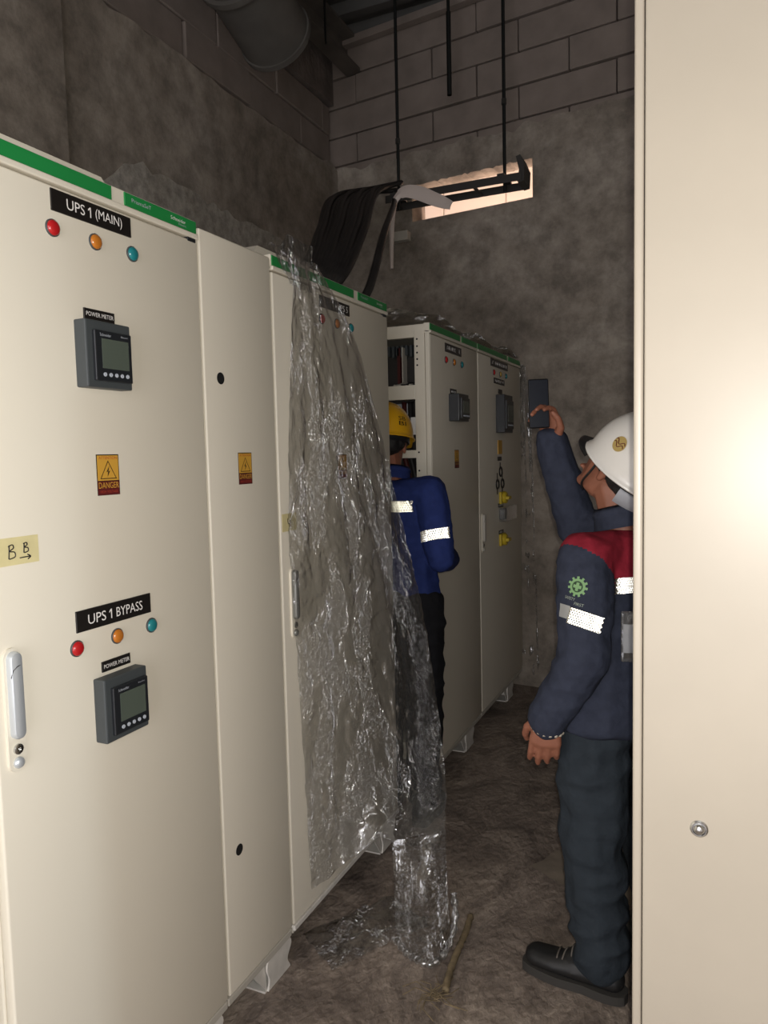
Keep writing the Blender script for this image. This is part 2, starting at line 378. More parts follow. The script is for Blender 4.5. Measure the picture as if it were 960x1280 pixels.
# ------------------------------------------------------------------ the room
def structure():
    mb = MB()
    nx, ny = 70, 90
    G = [[(-2.6 + 4.0 * i / nx, -2.4 + 8.0 * j / ny, -0.004 * abs(noise.noise(Vector((i * .35, j * .3, 0)))) - 0.001) for i in range(nx + 1)] for j in range(ny + 1)]
    mb.grid(G); struct(mb.build('floor', 'dirty_floor', smooth=True))

    # left wall: cement render below, raw blocks set back above it
    def ragged(n, z, amp, seed): return [z + amp * noise.noise(Vector((k * 0.43, seed, 0))) + amp * .6 * noise.noise(Vector((k * 1.3, seed + 5, 0))) for k in range(n)]
    wl = struct(bpy.data.objects.new('wall_left', None)); COL.objects.link(wl); ORG[wl.name] = Vector((0, 0, 0))
    n = 90; zz = ragged(n, 3.565, 0.035, 3.1); ys = np.linspace(-2.4, 4.92, n)
    pts = [(-2.5, -2.4, 0)] + [(-2.5, ys[k], zz[k]) for k in range(n)] + [(-2.5, 4.92, 0)]
    MB().prism(pts, (-0.09, 0, 0)).build('render_coat', 'plaster', wl)
    MB().box(-2.80, -2.59, -2.4, 5.1, 0, 4.6).build('backing', 'mortar', wl)
    k = 0
    z = 3.42
    while z < 4.0:
        y = -2.4 + (0.3 if k % 2 else 0.0)
        while y < 4.9:
            y2 = min(y + 0.59, 4.9)
            j = random.uniform(-.008, .006)
            MB().box(-2.62, -2.555 + j, y, y2, z, z + 0.19, 0.006, 1).build('block', 'aac_block', wl)
            y += 0.6
        z += 0.2; k += 1
    # concrete ring beam over the blocks
    n2 = 60; low = ragged(n2, 4.03, 0.03, 9.7); yb = np.linspace(-2.4, 4.92, n2)
    pts = [(-2.53, -2.4, 4.6)] + [(-2.53, yb[k], low[k]) for k in range(n2)] + [(-2.53, 4.92, 4.6)]
    MB().prism(pts, (-0.1, 0, 0)).build('ring_beam', 'concrete_raw', wl)
    # pilaster nearer the camera
    MB().box(-2.60, -2.47, -2.4, 2.40, 0, 3.5, 0.004).build('pilaster', 'plaster', wl)
    # rough lighter patch where the render was made good behind the cabinets
    n3 = 40; yp = np.linspace(2.5, 4.85, n3)
    tp = [2.70 + .23 * min(1, k / 5) + .05 * noise.noise(Vector((k * .3, 2, 1))) + .035 * noise.noise(Vector((k * .9, 7, 1))) - .002 * k for k in range(n3)]
    MB().prism([(-2.5, yp[0], 0.4)] + [(-2.5, yp[k], tp[k]) for k in range(n3)] + [(-2.5, yp[-1], 0.4)], (0.012, 0, 0)).build('made_good_patch', 'plaster_patch', wl)

    # far wall, turned by seven degrees, with the slot the cable tray passes through
    A = Vector((-2.52, 4.90, 0)); th = math.radians(-7.0); ux = Vector((math.cos(th), math.sin(th), 0)); un = Vector((-math.sin(th), math.cos(th), 0))
    wb = struct(bpy.data.objects.new('wall_back', None)); COL.objects.link(wb); ORG[wb.name] = Vector((0, 0, 0))
    P = lambda s, z, d=0.0: tuple(A + ux * s + un * d + Vector((0, 0, z)))
    S1 = 3.95
    o0, o1, oz0, oz1 = 0.62, 1.47, 3.10, 3.335
    n = 70
    def slab(s0, s1, z0, top): # top: function of s
        k = max(2, int((s1 - s0) * 24)); ss = np.linspace(s0, s1, k)
        return MB().prism([P(s0, z0)] + [P(q, top(q)) for q in ss] + [P(s1, z0)], un * 0.14)
    edge = lambda q: 3.555 + .035 * noise.noise(Vector((q * 4.1, 1.5, 0))) + .03 * noise.noise(Vector((q * 13, 4.5, 0)))
    ragt = lambda q: oz1 + .012 * noise.noise(Vector((q * 40, 2, 0)))
    slab(-0.1, o0, 0, edge).build('render_coat', 'plaster', wb)
    slab(o1, S1, 0, edge).build('render_coat', 'plaster', wb)
    slab(o0, o1, 0, lambda q: oz0).build('render_coat', 'plaster', wb)
    ss = np.linspace(o0, o1, 40)
    MB().prism([P(q, ragt(q)) for q in ss] + [P(q, edge(q)) for q in ss[::-1]], un * 0.14).build('render_coat', 'plaster', wb)
    # backing wall behind, with the same slot
    b = MB()
    for (s0, s1, z0, z1) in ((-0.3, o0, 0, 4.6), (o1, S1, 0, 4.6), (o0, o1, 0, oz0), (o0, o1, oz1 + .02, 4.6)):
        b.prism([P(s0, z0, .07), P(s1, z0, .07), P(s1, z1, .07), P(s0, z1, .07)], un * 0.12)
    b.build('backing', 'mortar', wb)
    z = 3.40; k = 0
    while z < 4.45:
        s = -0.1 - (0.32 if k % 2 else 0.0)
        while s < S1:
            s0 = max(s, -0.1); s1 = min(s + .592, S1)
            if s1 - s0 > .05 and not (z < oz1 + .03 and s1 > o0 and s0 < o1):
                j = random.uniform(-.006, .006)
                B_ = MB(); B_.obox(P((s0 + s1) / 2, z + .096, .06 + j), ux, un, (0, 0, 1), s1 - s0, .08, .188, 0.005)
                B_.build('block', 'aac_block', wb)
            s += .6
        z += .2; k += 1

    # neighbouring room behind the slot
    nr = struct(bpy.data.objects.new('wall_neighbour', None)); COL.objects.link(nr); ORG[nr.name] = Vector((0, 0, 0))
    MB().box(-3.2, .2, 5.95, 6.05, 1.8, 4.4).build('far_face', 'neighbour_white', nr)
    for i in range(6):
        MB().box(-3.1 + .52 * i, -2.59 + .52 * i, 5.93, 5.95, 1.9, 3.86, .004, 1).build('panel', 'neighbour_white', nr)
    MB().box(-3.2, .2, 4.98, 6.05, 3.9, 4.0).build('soffit', 'neighbour_white', nr)
    MB().box(-3.3, -3.2, 4.98, 6.05, 1.8, 4.4).build('side_face', 'neighbour_white', nr)
    MB().box(.2, .3, 4.98, 6.05, 1.8, 4.4).build('side_face', 'neighbour_white', nr)
    MB().box(-3.3, .3, 4.98, 6.05, 1.7, 1.8).build('underside', 'neighbour_white', nr)

    # right wall with the open door the daylight comes through, and the wall behind the camera
    wr = MB()
    wr.box(1.3, 1.45, -.35, 5.2, 0, 4.6); wr.box(1.3, 1.45, -2.4, -.72, 0, 4.6); wr.box(1.3, 1.45, -.72, -.35, 2.15, 4.6)
    struct(wr.build('wall_right', 'plaster'))
    wq = MB()
    wq.box(-2.8, -1.9, -2.55, -2.4, 0, 4.6); wq.box(1.1, 1.45, -2.55, -2.4, 0, 4.6); wq.box(-1.9, 1.1, -2.55, -2.4, 2.9, 4.6)  # wide gap in the unseen rear wall, added to let fill light in
    struct(wq.build('wall_rear', 'plaster'))

    # ceiling: steel decking with ribs
    ce = struct(bpy.data.objects.new('ceiling', None)); COL.objects.link(ce); ORG[ce.name] = Vector((0, 0, 0))
    MB().box(-2.8, 1.45, -2.55, 5.1, 4.47, 4.62).build('decking', 'ceiling_metal', ce)
    for i in range(30):
        y = -2.2 + .25 * i
        if y > 4.85: break
        MB().prism([(-2.55, y, 4.47), (-2.55, y + .03, 4.41), (-2.55, y + .10, 4.41), (-2.55, y + .13, 4.47)], (3.85, 0, 0)).build('rib', 'ceiling_metal', ce)
    # steel angle along the head of the far wall
    t = struct(MB().obox(A + ux * 1.9 + Vector((0, 0, 4.385)) - un * .03, ux, un, (0, 0, 1), 3.7, .06, .05, .004).build('trim_1', 'aac_block'))
structure()

b = thing('steel_beam', 'rusty steel channel beam under the decking above the far left corner', 'beam', (-2.3, 3.4, 4.2))
MB().box(-2.42, -2.40, 1.5, 4.93, 4.22, 4.41).build('web', 'steel_beam', b)
MB().box(-2.42, -2.30, 1.5, 4.93, 4.20, 4.22).build('bottom_flange', 'steel_beam', b)
MB().box(-2.42, -2.30, 1.5, 4.93, 4.39, 4.41).build('top_flange', 'steel_beam', b)
for y in (4.0, 4.35):
    tag(MB().tube([(-2.28, y, 4.43), (-2.28, y, 4.12)], .007, 6).build('hanger_rod', 'rod_steel'),
        'short rod hanging beside the steel beam, ' + ('nearer the round duct' if y < 4.2 else 'nearer the far corner'), 'rod', 'short rods by the steel beam')

# round ventilation duct in the upper left corner
d = thing('ventilation_duct', 'dull grey round ventilation duct high on the left wall', 'duct', (-2.15, 3.0, 3.8))
MB().tube(catmull([(-1.85, 0.4, 4.12), (-1.95, 1.6, 4.12), (-2.05, 2.5, 4.10), (-2.12, 3.10, 4.0)], 6), .27, 32).build('main_run', 'duct_metal', d, 'auto')
e0 = Vector((-2.12, 3.05, 3.90)); e1 = Vector((-2.17, 3.58, 3.76)); ed = (e1 - e0).normalized()
MB().tube([e0, e0 + (e1 - e0) * .5, e1], .19, 32).build('branch_sleeve', 'duct_metal', d, 'auto')
MB().tube([e0 + ed * .10, e0 + ed * .13], .212, 32).build('flange', 'duct_metal', d, 'auto')
MB().tube([e1 - ed * .03, e1], .20, 32).build('end_collar', 'duct_metal', d, 'auto')

# ------------------------------------------------------------------ cabinets
def foot(parent, y, x=FX, w=0.12, h=0.118):
    """folded sheet bracket with a wavy edge under a cabinet corner"""
    f = MB()
    n = 12
    pts = [(x - .012, y, 0.002), (x - .012, y + w, 0.002)]
    for k in range(n + 1):
        t = k / n; pts.append((x - .012, y + w - .016 * math.sin(t * 7.5) * math.sin(t * math.pi) - .02 * t * (1 - t), h * t + .002))
    for k in range(n, -1, -1):
        t = k / n
        if t > .02: pts.append((x - .012, y + .012 * math.sin(t * 6 + 1) * math.sin(t * math.pi) + .015 * t, h * t + .002))
    f.prism(pts, (-.006, 0, 0))
    f.box(x - .13, x - .018, y + w - .03, y + w - .024, .002, h)
    f.prism([(x - .018, y, .002), (x - .018, y - .09, h), (x - .024, y, h)], (-.004, 0, 0))
    f.box(x - .14, x - .018, y - .01, y + w - .024, .0, .006)
    f.build('foot', 'foot_white', parent)

def lamp(parent, y, z, m, r=.0145, x=FX):
    o = MB().lathe((x, y, z), (1, 0, 0), [(r * 1.13, -.002), (r * 1.13, .003), (r * 1.04, .004), (r * 1.04, .001)], 28).build('indicator_lamp', 'meter_grey', parent, 'auto', label='ring of an indicator lamp')
    MB().lathe((x, y, z), (1, 0, 0), [(r, .0), (r, .004), (r * .93, .0065), (r * .7, .0090), (r * .35, .0102), (0, .0105)], 28).build('lens', m, o, True)

def nameplate(parent, y0, y1, z0, z1, s, ht, wd, yc=None, x=FX, name='nameplate'):
    p = MB().box(x - .001, x + .003, y0, y1, z0, z1, .0006, 1).build(name, 'plate_black', parent)
    if s: lettering(s, (x + .0036, (y0 + y1) / 2 if yc is None else yc, (z0 + z1) / 2), wd, ht, 'plate_white', p)
    return p

def plate_text(p, y0, y1, z, ht, word, x=FX):
    """'UPS 1 <word>' between y0 and y1"""
    w_ = y1 - y0; X = x + .0036
    lettering('UPS', (X, y0 + .155 * w_, z), .31 * w_, ht, 'plate_white', p)
    a = y0 + .40 * w_; b_ = ht / 2; t = .0028
    m = MB(); m.bm.faces.new([m.bm.verts.new((X, a + u, z + v)) for u, v in ((0, -b_), (t, -b_), (t, b_), (-.0002, b_), (-.0048, b_ - .0046), (-.0048, b_ - .0078), (0, b_ - .0042))])
    m.build('numeral', 'plate_white', p)
    lettering(word, (X, y0 + .75 * w_, z), .50 * w_, ht if '(' not in word else ht * 1.22, 'plate_white', p)

def marks(parent, y0, y1, z0, z1, n, m='plate_white', x=FX):
    """engraving too far away to read"""
    mb = MB(); st = (y1 - y0) / n
    for i in range(n):
        if random.random() < .12: continue
        a = y0 + st * (i + .18); w_ = st * random.uniform(.45, .7); k = random.randint(0, 2)
        mb.box(x + .0032, x + .0038, a, a + w_ * .3, z0, z1)
        if k != 1: mb.box(x + .0032, x + .0038, a, a + w_, z1 - (z1 - z0) * .2, z1)
        if k != 0: mb.box(x + .0032, x + .0038, a, a + w_, z0, z0 + (z1 - z0) * .2)
        if k == 2: mb.box(x + .0032, x + .0038, a + w_ * .7, a + w_, z0, z1)
    mb.build('engraving', m, parent)

def meter(parent, y0, z0, w=.121, h=.132, t=.03, dark=False, brand=True):
    o = MB().box(FX - .001, FX + t, y0, y0 + w, z0, z0 + h, .003).build('power_meter', 'meter_grey' if not dark else 'meter_dark', parent)
    yi, zi = y0 + w * .13, z0 + h * .10; wi, hi = w * .82, h * .75
    MB().box(FX + t - .001, FX + t + .008, yi, yi + wi, zi, zi + hi, .002).build('bezel', 'meter_dark', o)
    MB().box(FX + t + .007, FX + t + .0088, yi + wi * .17, yi + wi * .90, zi + hi * .25, zi + hi * .84).build('screen', 'meter_screen', o)
    for k in range(5):
        yy = yi + wi * (.22 + .155 * k); zz = zi + hi * .13
        MB().lathe((FX + t + .007, yy, zz), (1, 0, 0), [(.0042, 0), (.0042, .0026), (.0028, .003), (.0028, .0016), (0, .0016)], 12).build('button', 'button_grey', o)
    if brand:
        lettering('Schneider', (FX + t + .0084, yi + wi * .28, zi + hi * .915), .030, .0058, 'button_grey', o)
        lettering('Electric', (FX + t + .0084, yi + wi * .80, zi + hi * .925), .019, .0030, 'button_grey', o)
    return o

def danger(parent, y0, z0, w=.062, h=.084, readable=True):
    x = FX + .0004
    o = MB().box(FX - .0005, x, y0, y0 + w, z0, z0 + h).build('danger_sticker', 'sticker_black', parent)
    e = .0022
    MB().box(FX, x + .0005, y0 + e, y0 + w - e, z0 + h * .36, z0 + h - e).build('yellow_panel', 'sticker_yellow', o)
    MB().box(FX, x + .0005, y0 + e * .6, y0 + w - e * .6, z0 + e * .4, z0 + h * .345).build('warning_band', 'sticker_maroon', o)
    yc = y0 + w / 2; t0 = z0 + h * .40; t1 = z0 + h * .855; hw = w * .37
    tri = MB(); X = x + .0009
    A, B_, C = Vector((X, yc - hw, t0)), Vector((X, yc + hw, t0)), Vector((X, yc, t1))
    ce = (A + B_ + C) / 3
    for p, q in ((A, B_), (B_, C), (C, A)):
        V = [tri.bm.verts.new(v) for v in (p, q, q + (ce - q) * .13, p + (ce - p) * .13)]
        tri.bm.faces.new(V)
    bolt = [(.004, .014), (-.006, -.001), (-.0005, .0005), (-.0035, -.013), (.0055, .002), (.0002, .001)]
    tri.bm.faces.new([tri.bm.verts.new((X, yc + a * .9, ce.z + .002 + b_ * .9)) for a, b_ in bolt])
    tri.build('warning_triangle', 'sticker_black', o)
    lettering('ATTENTION', (X, yc, z0 + h * .915), w * .80, h * .072, 'sticker_red', o)
    lettering('DANGER', (X, yc, z0 + h * .245), w * .90, h * .15, 'sticker_yellow', o)
    lettering('HIGH VOLTAGE', (X, yc, z0 + h * .09), w * .78, h * .06, 'sticker_red', o)

def door_handle(door, y, z0, z1, m='handle_silver', wide=.036):
    h = z1 - z0
    def oval(yc, za, zb, r, x0, x1):
        pts = []
        for k in range(13):
            a = math.pi * k / 12; pts.append((x0, yc + r * math.cos(a), zb - r + r * math.sin(a)))
        for k in range(13):
            a = math.pi + math.pi * k / 12; pts.append((x0, yc + r * math.cos(a), za + r + r * math.sin(a)))
        return pts, (x1 - x0, 0, 0)
    p, v = oval(y, z0, z1, wide / 2, FX - .001, FX + .006)
    o = MB().prism(p, v).build('handle_plate', 'cabinet_paint', door)
    lv = MB(); prof = []
    za, zb, r = z0 + h * .27, z1 - h * .025, wide * .36
    for dx, sc in ((0, 1), (.008, 1), (.013, .82), (.015, .45)):
        ring = []
        for k in range(11):
            a = math.pi * k / 10; ring.append((FX + .005 + dx, y + r * sc * math.cos(a), zb - r + r * sc * math.sin(a)))
        for k in range(11):
            a = math.pi + math.pi * k / 10; ring.append((FX + .005 + dx, y + r * sc * math.cos(a), za + r + r * sc * math.sin(a)))
        prof.append([lv.bm.verts.new(q) for q in ring])
    for a, c in zip(prof, prof[1:]):
        for k in range(len(a)): lv.bm.faces.new((a[k], a[(k + 1) % len(a)], c[(k + 1) % len(a)], c[k]))
    lv.bm.faces.new(prof[-1])
    lv.build('lever', m, door, 'auto', label='swing handle lever')
    MB().tube([(FX + .0155, y - r * .9, zb - h * .20), (FX + .0185, y - r * .7, zb - h * .14), (FX + .0205, y - r * .2, zb - h * .115), (FX + .019, y + r * .5, zb - h * .108)], .0009, 6).build('lever_seam', 'plate_black', door)
    MB().lathe((FX + .004, y, z0 + h * .185), (1, 0, 0), [(.0095, 0), (.0095, .006), (.008, .007), (.0035, .007), (.0035, .003), (0, .003)], 20).build('lock_cylinder', 'chrome', door, 'auto')
    MB().lathe((FX + .004, y, z0 + h * .075), (1, 0, 0), [(.0105, 0), (.0105, .005), (.008, .009), (.004, .0105), (0, .011)], 20).build('release_button', m, door, True)

def cabinet_shell(root, y0, y1, header=True, split=None, open_side=False, depth=.60, x_off=0.0, texts=True, bar=True):
    F = FX + x_off; B_ = F - depth
    if not open_side:
        MB().box(B_, F - .024, y0 + .001, y1 - .001, .12, 2.10, .003).build('body', 'cabinet_paint', root)
    dr = MB().box(F - .023, F, y0 + .003, y1 - .003, .126, 2.055 if header else 2.092, .0045, 3).build('door', 'cabinet_paint', root, 'auto')
    MB().box(F - .06, F - .004, y0 + .001, y1 - .001, .098, .119, .003).build('base_rail', 'rail_grey', root)
    if header:
        hd = MB().box(F - .030, F - .003, y0 + .002, y1 - .002, 2.064, 2.104, .002).build('header_rail', 'cabinet_paint', root)
        MB().box(F - .028, F + .004, y0 + .002, y1 - .002, 2.059, 2.072, .003).build('header_lip', 'cabinet_paint', hd)
        if bar:
            a, b2 = split
            g1 = MB().box(F - .004, F, y0 + .006, a, 2.0735, 2.1015, .001, 1).build('green_bar', 'green_bar', hd)
            g2 = MB().box(F - .004, F, b2, y1 - .004, 2.0735, 2.1015, .001, 1).build('green_bar', 'green_bar', hd)
            if texts:
                lettering('PrismaSeT', (F + .0006, b2 + .050, 2.089), .060, .0085, 'button_grey', hd)
                lettering('Schneider', (F + .0006, y1 - .070, 2.089), .052, .0080, 'plate_white', hd)
                lettering('Electric', (F + .0006, y1 - .056, 2.0805), .026, .0045, 'button_grey', hd)
    return dr

# -- UPS 1
c1 = thing('switchgear_cabinet', 'tall cream switchgear cabinet labelled UPS 1 with two power meters, nearest on the left', 'cabinet', (-1.45, 1.19, 0))
dr = cabinet_shell(c1, .876, 1.502, split=(1.224, 1.261))
MB().prism([(-1.26, .876, 2.10), (-1.26, .876, 2.165), (-1.26, 1.31, 2.165), (-1.26, 1.385, 2.10)], (-.3, 0, 0)).build('top_cover', 'cabinet_paint', c1)
MB().box(FX - .012, FX + .002, 1.462, 1.492, 2.050, 2.060, .002).build('door_latch', 'meter_dark', c1)
plate_text(nameplate(c1, 1.063, 1.272, 2.008, 2.049, None, 0, 0), 1.099, 1.245, 2.0285, .020, '(MAIN)')
for y, m in ((1.064, 'lamp_red'), (1.170, 'lamp_orange'), (1.274, 'lamp_teal')): lamp(c1, y, 1.975, m)
nameplate(c1, 1.129, 1.211, 1.818, 1.839, 'POWER METER', .0085, .073, name='meter_plate')
meter(c1, 1.103, 1.680)
danger(c1, 1.142, 1.464)
plate_text(nameplate(c1, 1.067, 1.277, 1.197, 1.240, None, 0, 0), 1.096, 1.250, 1.2185, .020, 'BYPASS')
for y, m in ((1.066, 'lamp_red'), (1.174, 'lamp_orange'), (1.278, 'lamp_teal')): lamp(c1, y, 1.167, m)
nameplate(c1, 1.127, 1.207, 1.101, 1.123, 'POWER METER', .0085, .072, name='meter_plate')
meter(c1, 1.103, .962)
tp = MB().box(FX - .0005, FX + .0006, .845, .990, 1.352, 1.402).build('masking_tape_note', 'tape_cream', c1)
hw = MB()
def stroke(mb, pts, dy, dz, s, r=.0011): mb.tube(catmull([(FX + .0012, dy + a * s, dz + b_ * s) for a, b_ in pts], 5), r, 5)
Bs = [[(0, 0), (.05, .5), (.08, 1)], [(.0, .9), (.35, 1.0), (.42, .75), (.1, .55), (.5, .45), (.52, .12), (.05, 0)]]
for s_ in Bs: stroke(hw, s_, .925, 1.364, .025)
for s_ in Bs: stroke(hw, s_, .957, 1.372, .018)
stroke(hw, [(0, 0), (.5, .02), (1, .02)], .948, 1.3635, .023)
stroke(hw, [(.72, .2), (1, .02), (.75, -.18)], .948, 1.3635, .023)
hw.build('handwriting', 'ink', tp)
door_handle(dr, .915, .980, 1.206)
foot(c1, 1.36); foot(c1, .97); foot(c1, 1.36, FX - .46); foot(c1, .97, FX - .46)

# -- cabinet at the picture's left border
c0 = thing('switchgear_cabinet', 'plain cream cabinet cut off at the left border beside the UPS 1 door', 'cabinet', (-1.5, .5, 0))
cabinet_shell(c0, .10, .868, header=False, x_off=-.035)
foot(c0, .72, FX - .035); foot(c0, .12, FX - .035); foot(c0, .72, FX - .5); foot(c0, .12, FX - .5)

# -- narrow cable compartment
c2 = thing('cable_cabinet', 'narrow cream cabinet with two round lock holes between the UPS cabinets', 'cabinet', (-1.45, 1.66, 0))
dr = cabinet_shell(c2, 1.504, 1.823, header=False)
for z in (1.736, .496):
    MB().lathe((FX - .002, 1.571, z), (1, 0, 0), [(.0150, 0), (.0150, .0028), (0, .0028)], 24).build('lock_hole', 'hole_black', c2)
danger(c2, 1.633, 1.464)
MB().prism([(-1.23, 1.64, 2.09), (-1.23, 1.70, 2.128), (-1.23, 1.775, 2.128), (-1.23, 1.775, 2.09)], (-.18, 0, 0)).build('lifting_bracket', 'rail_grey', c2)
foot(c2, 1.700); foot(c2, 1.70, FX - .46)

# -- UPS 5
c3 = thing('switchgear_cabinet', 'cream switchgear cabinet labelled UPS 5, half hidden by hanging clear plastic film', 'cabinet', (-1.45, 2.23, 0))
dr = cabinet_shell(c3, 1.827, 2.635, split=(2.350, 2.385))
MB().prism([(-1.26, 1.85, 2.10), (-1.26, 1.93, 2.165), (-1.26, 2.36, 2.165), (-1.26, 2.44, 2.10)], (-.3, 0, 0)).build('top_cover', 'cabinet_paint', c3)
MB().box(FX - .012, FX + .002, 2.590, 2.622, 2.050, 2.060, .002).build('door_latch', 'meter_dark', c3)
MB().box(FX - .03, FX + .004, 1.829, 2.633, .108, .124, .002).build('bottom_trim', 'foot_white', c3)
nameplate(c3, 2.100, 2.308, 2.004, 2.041, 'UPS 5', .020, .072, 2.257)
for y, m in ((2.112, 'lamp_red'), (2.215, 'lamp_orange'), (2.317, 'lamp_teal')): lamp(c3, y, 1.967, m)
danger(c3, 2.195, 1.458, .066, .080)
tp = MB().box(FX - .0005, FX + .0006, 1.838, 1.918, 1.316, 1.368).build('masking_tape_note', 'tape_cream', c3)
hw = MB(); stroke(hw, [(0, 1), (.1, .4), (.7, .45)], 1.868, 1.328, .026); stroke(hw, [(.5, .8), (.48, 0)], 1.868, 1.328, .026)
hw.build('handwriting', 'ink', tp)
door_handle(dr, 1.884, .995, 1.205, 'handle_dark', .032)
foot(c3, 2.50); foot(c3, 2.50, FX - .46); foot(c3, 1.93, FX - .46)

# -- cabinet with the side panel taken off
c4 = thing('open_cabinet', 'cream cabinet with its side panel removed, showing the wiring frame behind the yellow helmet', 'cabinet', (-1.45, 3.45, 0))
y0, y1 = 3.092, 3.797
dr = cabinet_shell(c4, y0, y1, split=(3.515, 3.545), open_side=True, texts=False)
MB().box(-1.75, -1.735, y0, y1, .12, 2.10).build('back_panel', 'cabinet_paint', c4)
MB().box(-1.75, -1.174, y1 - .015, y1 - .001, .12, 2.10).build('side_panel', 'cabinet_paint', c4)
MB().box(-1.75, -1.174, y0 + .02, y1 - .016, 2.088, 2.10).build('roof_panel', 'cabinet_paint', c4)
MB().box(-1.75, -1.174, y0, y1, .12, .135).build('floor_panel', 'cabinet_paint', c4)
MB().box(-1.172, -1.1515, y0 - .004, y0 + .003, .12, 2.06, .002).build('door_return', 'cabinet_paint', c4)
for xa, xb in ((-1.225, -1.176), (-1.735, -1.686)):
    p = MB().box(xa, xb, y0, y0 + .05, .12, 2.10, .002).build('corner_post', 'cabinet_paint', c4)
    for z in [2.035 - .0285 * k for k in range(5)] + [1.46, 1.54, 1.30, 1.22, 1.0, .8]:
        MB().lathe((xa + .014, y0 + .0006, z + random.uniform(-.002, .002)), (0, -1, 0), [(.0042, 0), (.0042, .0012), (0, .0012)], 10).build('post_hole', 'hole_black', p)
for z0, z1 in ((2.045, 2.10), (1.775, 1.838), (1.515, 1.55), (.95, 1.0), (.135, .2)):
    MB().box(-1.686, -1.225, y0 + .002, y0 + .04, z0, z1, .002).build('cross_rail', 'cabinet_paint', c4)
# things inside the frame
MB().box(-1.70, -1.20, 3.42, 3.44, .2, 2.06).build('mounting_plate', 'cabinet_inside', c4)
mb = MB()
for k in range(9): mb.box(-1.40 + .022 * k, -1.388 + .022 * k, 3.20, 3.30, 1.985 - .008 * (k % 2), 2.03)
mb.build('terminal_strip', 'meter_grey', c4)
MB().box(-1.66, -1.22, 3.26, 3.42, 1.85, 2.02, .006).build('breaker_bank', 'cabinet_inside', c4)
MB().box(-1.325, -1.320, 3.19, 3.24, 1.86, 2.02).build('busbar', 'rail_grey', c4)
MB().box(-1.352, -1.338, 3.20, 3.25, 1.84, 2.02).build('busbar', 'red_plastic', c4)
MB().box(-1.238, -1.228, 3.20, 3.25, 1.84, 1.99).build('busbar', 'red_plastic', c4)
for k, (x, m, rr) in enumerate(((-1.245, 'blue_plastic', .016), (-1.275, 'cable_black', .014), (-1.30, 'cable_black', .012), (-1.33, 'red_plastic', .012))):
    MB().tube(catmull([(x, 3.22, 1.77), (x + .012, 3.19, 1.66), (x - .01, 3.22, 1.56), (x + .005, 3.26, 1.40), (x, 3.30, 1.1)], 5), rr, 8).build('wire', m, c4, True)
MB().box(-1.39, -1.285, 3.24, 3.32, 1.715, 1.768, .004).build('relay', 'strap_grey', c4)
MB().box(-1.278, -1.252, 3.165, 3.20, 1.62, 1.70, .003).build('wire_label', 'plate_white', c4)
for k in range(7):
    x = -1.36 + .019 * k
    MB().tube(catmull([(x, 3.18, 1.85), (x + .012, 3.15, 1.845), (x + .022, 3.18, 1.85), (x + .03, 3.22, 1.86)], 4), .004, 6).build('wire', random.choice(['cable_black', 'rail_grey', 'cable_black']), c4, True)
p = nameplate(c4, 3.287, 3.523, 2.000, 2.040, None, 0, 0); marks(p, 3.305, 3.505, 2.011, 2.029, 9)
for y, m in ((3.297, 'lamp_red'), (3.412, 'lamp_orange'), (3.530, 'lamp_teal')): lamp(c4, y, 1.963, m)
p = nameplate(c4, 3.350, 3.440, 1.806, 1.836, None, 0, 0, name='meter_plate'); marks(p, 3.36, 3.43, 1.816, 1.827, 6)
meter(c4, 3.330, 1.682, .150, .128, .05, True, False)
danger(c4, 3.402, 1.460, .066, .088)
foot(c4, 3.55, w=.13); foot(c4, 3.62, FX - .46); foot(c4, 3.19, FX - .46)

# -- far cabinet with the yellow switches
c5 = thing('switchgear_cabinet', 'cream cabinet with two yellow rotary switches, farthest in the row', 'cabinet', (-1.45, 4.26, 0))
dr = cabinet_shell(c5, 3.803, 4.722, split=(4.40, 4.435), texts=False)
p = nameplate(c5, 4.044, 4.405, 2.010, 2.052, None, 0, 0); marks(p, 4.07, 4.38, 2.022, 2.040, 11)
for y, m in ((4.105, 'lamp_red'), (4.24, 'lamp_yellow'), (4.365, 'lamp_teal')): lamp(c5, y, 1.978, m)
p = nameplate(c5, 4.104, 4.327, 1.918, 1.950, None, 0, 0); marks(p, 4.125, 4.31, 1.927, 1.942, 8)
p = nameplate(c5, 4.195, 4.275, 1.866, 1.892, None, 0, 0, name='meter_plate')
meter(c5, 4.143, 1.642, .185, .215, .05, True, False)
MB().box(FX - .001, FX + .004, 4.172, 4.256, 1.520, 1.600, .001).build('danger_sticker', 'sticker_yellow', c5)
nameplate(c5, 4.165, 4.245, 1.482, 1.506, None, 0, 0, name='indicator_plate')
ml = MB(); bx = lambda y, z, h, w_=.02: ml.box(FX - .0005, FX + .001, y - w_ / 2, y + w_ / 2, z - h / 2, z + h / 2)
def ringmark(y, z, rx=.028, rz=.026):
    pts = [(FX + .001, y + rx * math.cos(a * math.pi / 8), z + rz * math.sin(a * math.pi / 8)) for a in range(17)]; ml.tube(pts, .006, 5)
bx(4.22, 1.455, .035); ringmark(4.225, 1.418)
for yy in (4.155, 4.262): bx(yy, 1.388, .05); ringmark(yy, 1.348); bx(yy, 1.305, .03, .024)
ml.build('mimic_diagram', 'plate_black', c5)
def knob(y, z):
    o = MB().box(FX - .001, FX + .014, y - .055, y + .055, z - .036, z + .036, .006).build('rotary_switch', 'yellow_plastic', c5)
    MB().lathe((FX + .012, y, z), (1, 0, 0), [(.034, 0), (.034, .016), (.028, .022), (0, .022)], 20).build('dial', 'yellow_plastic', o, 'auto')
    MB().box(FX + .03, FX + .052, y - .03, y + .03, z - .009, z + .009, .003).build('grip', 'yellow_plastic', o)
knob(4.245, 1.266); knob(4.235, 1.022)
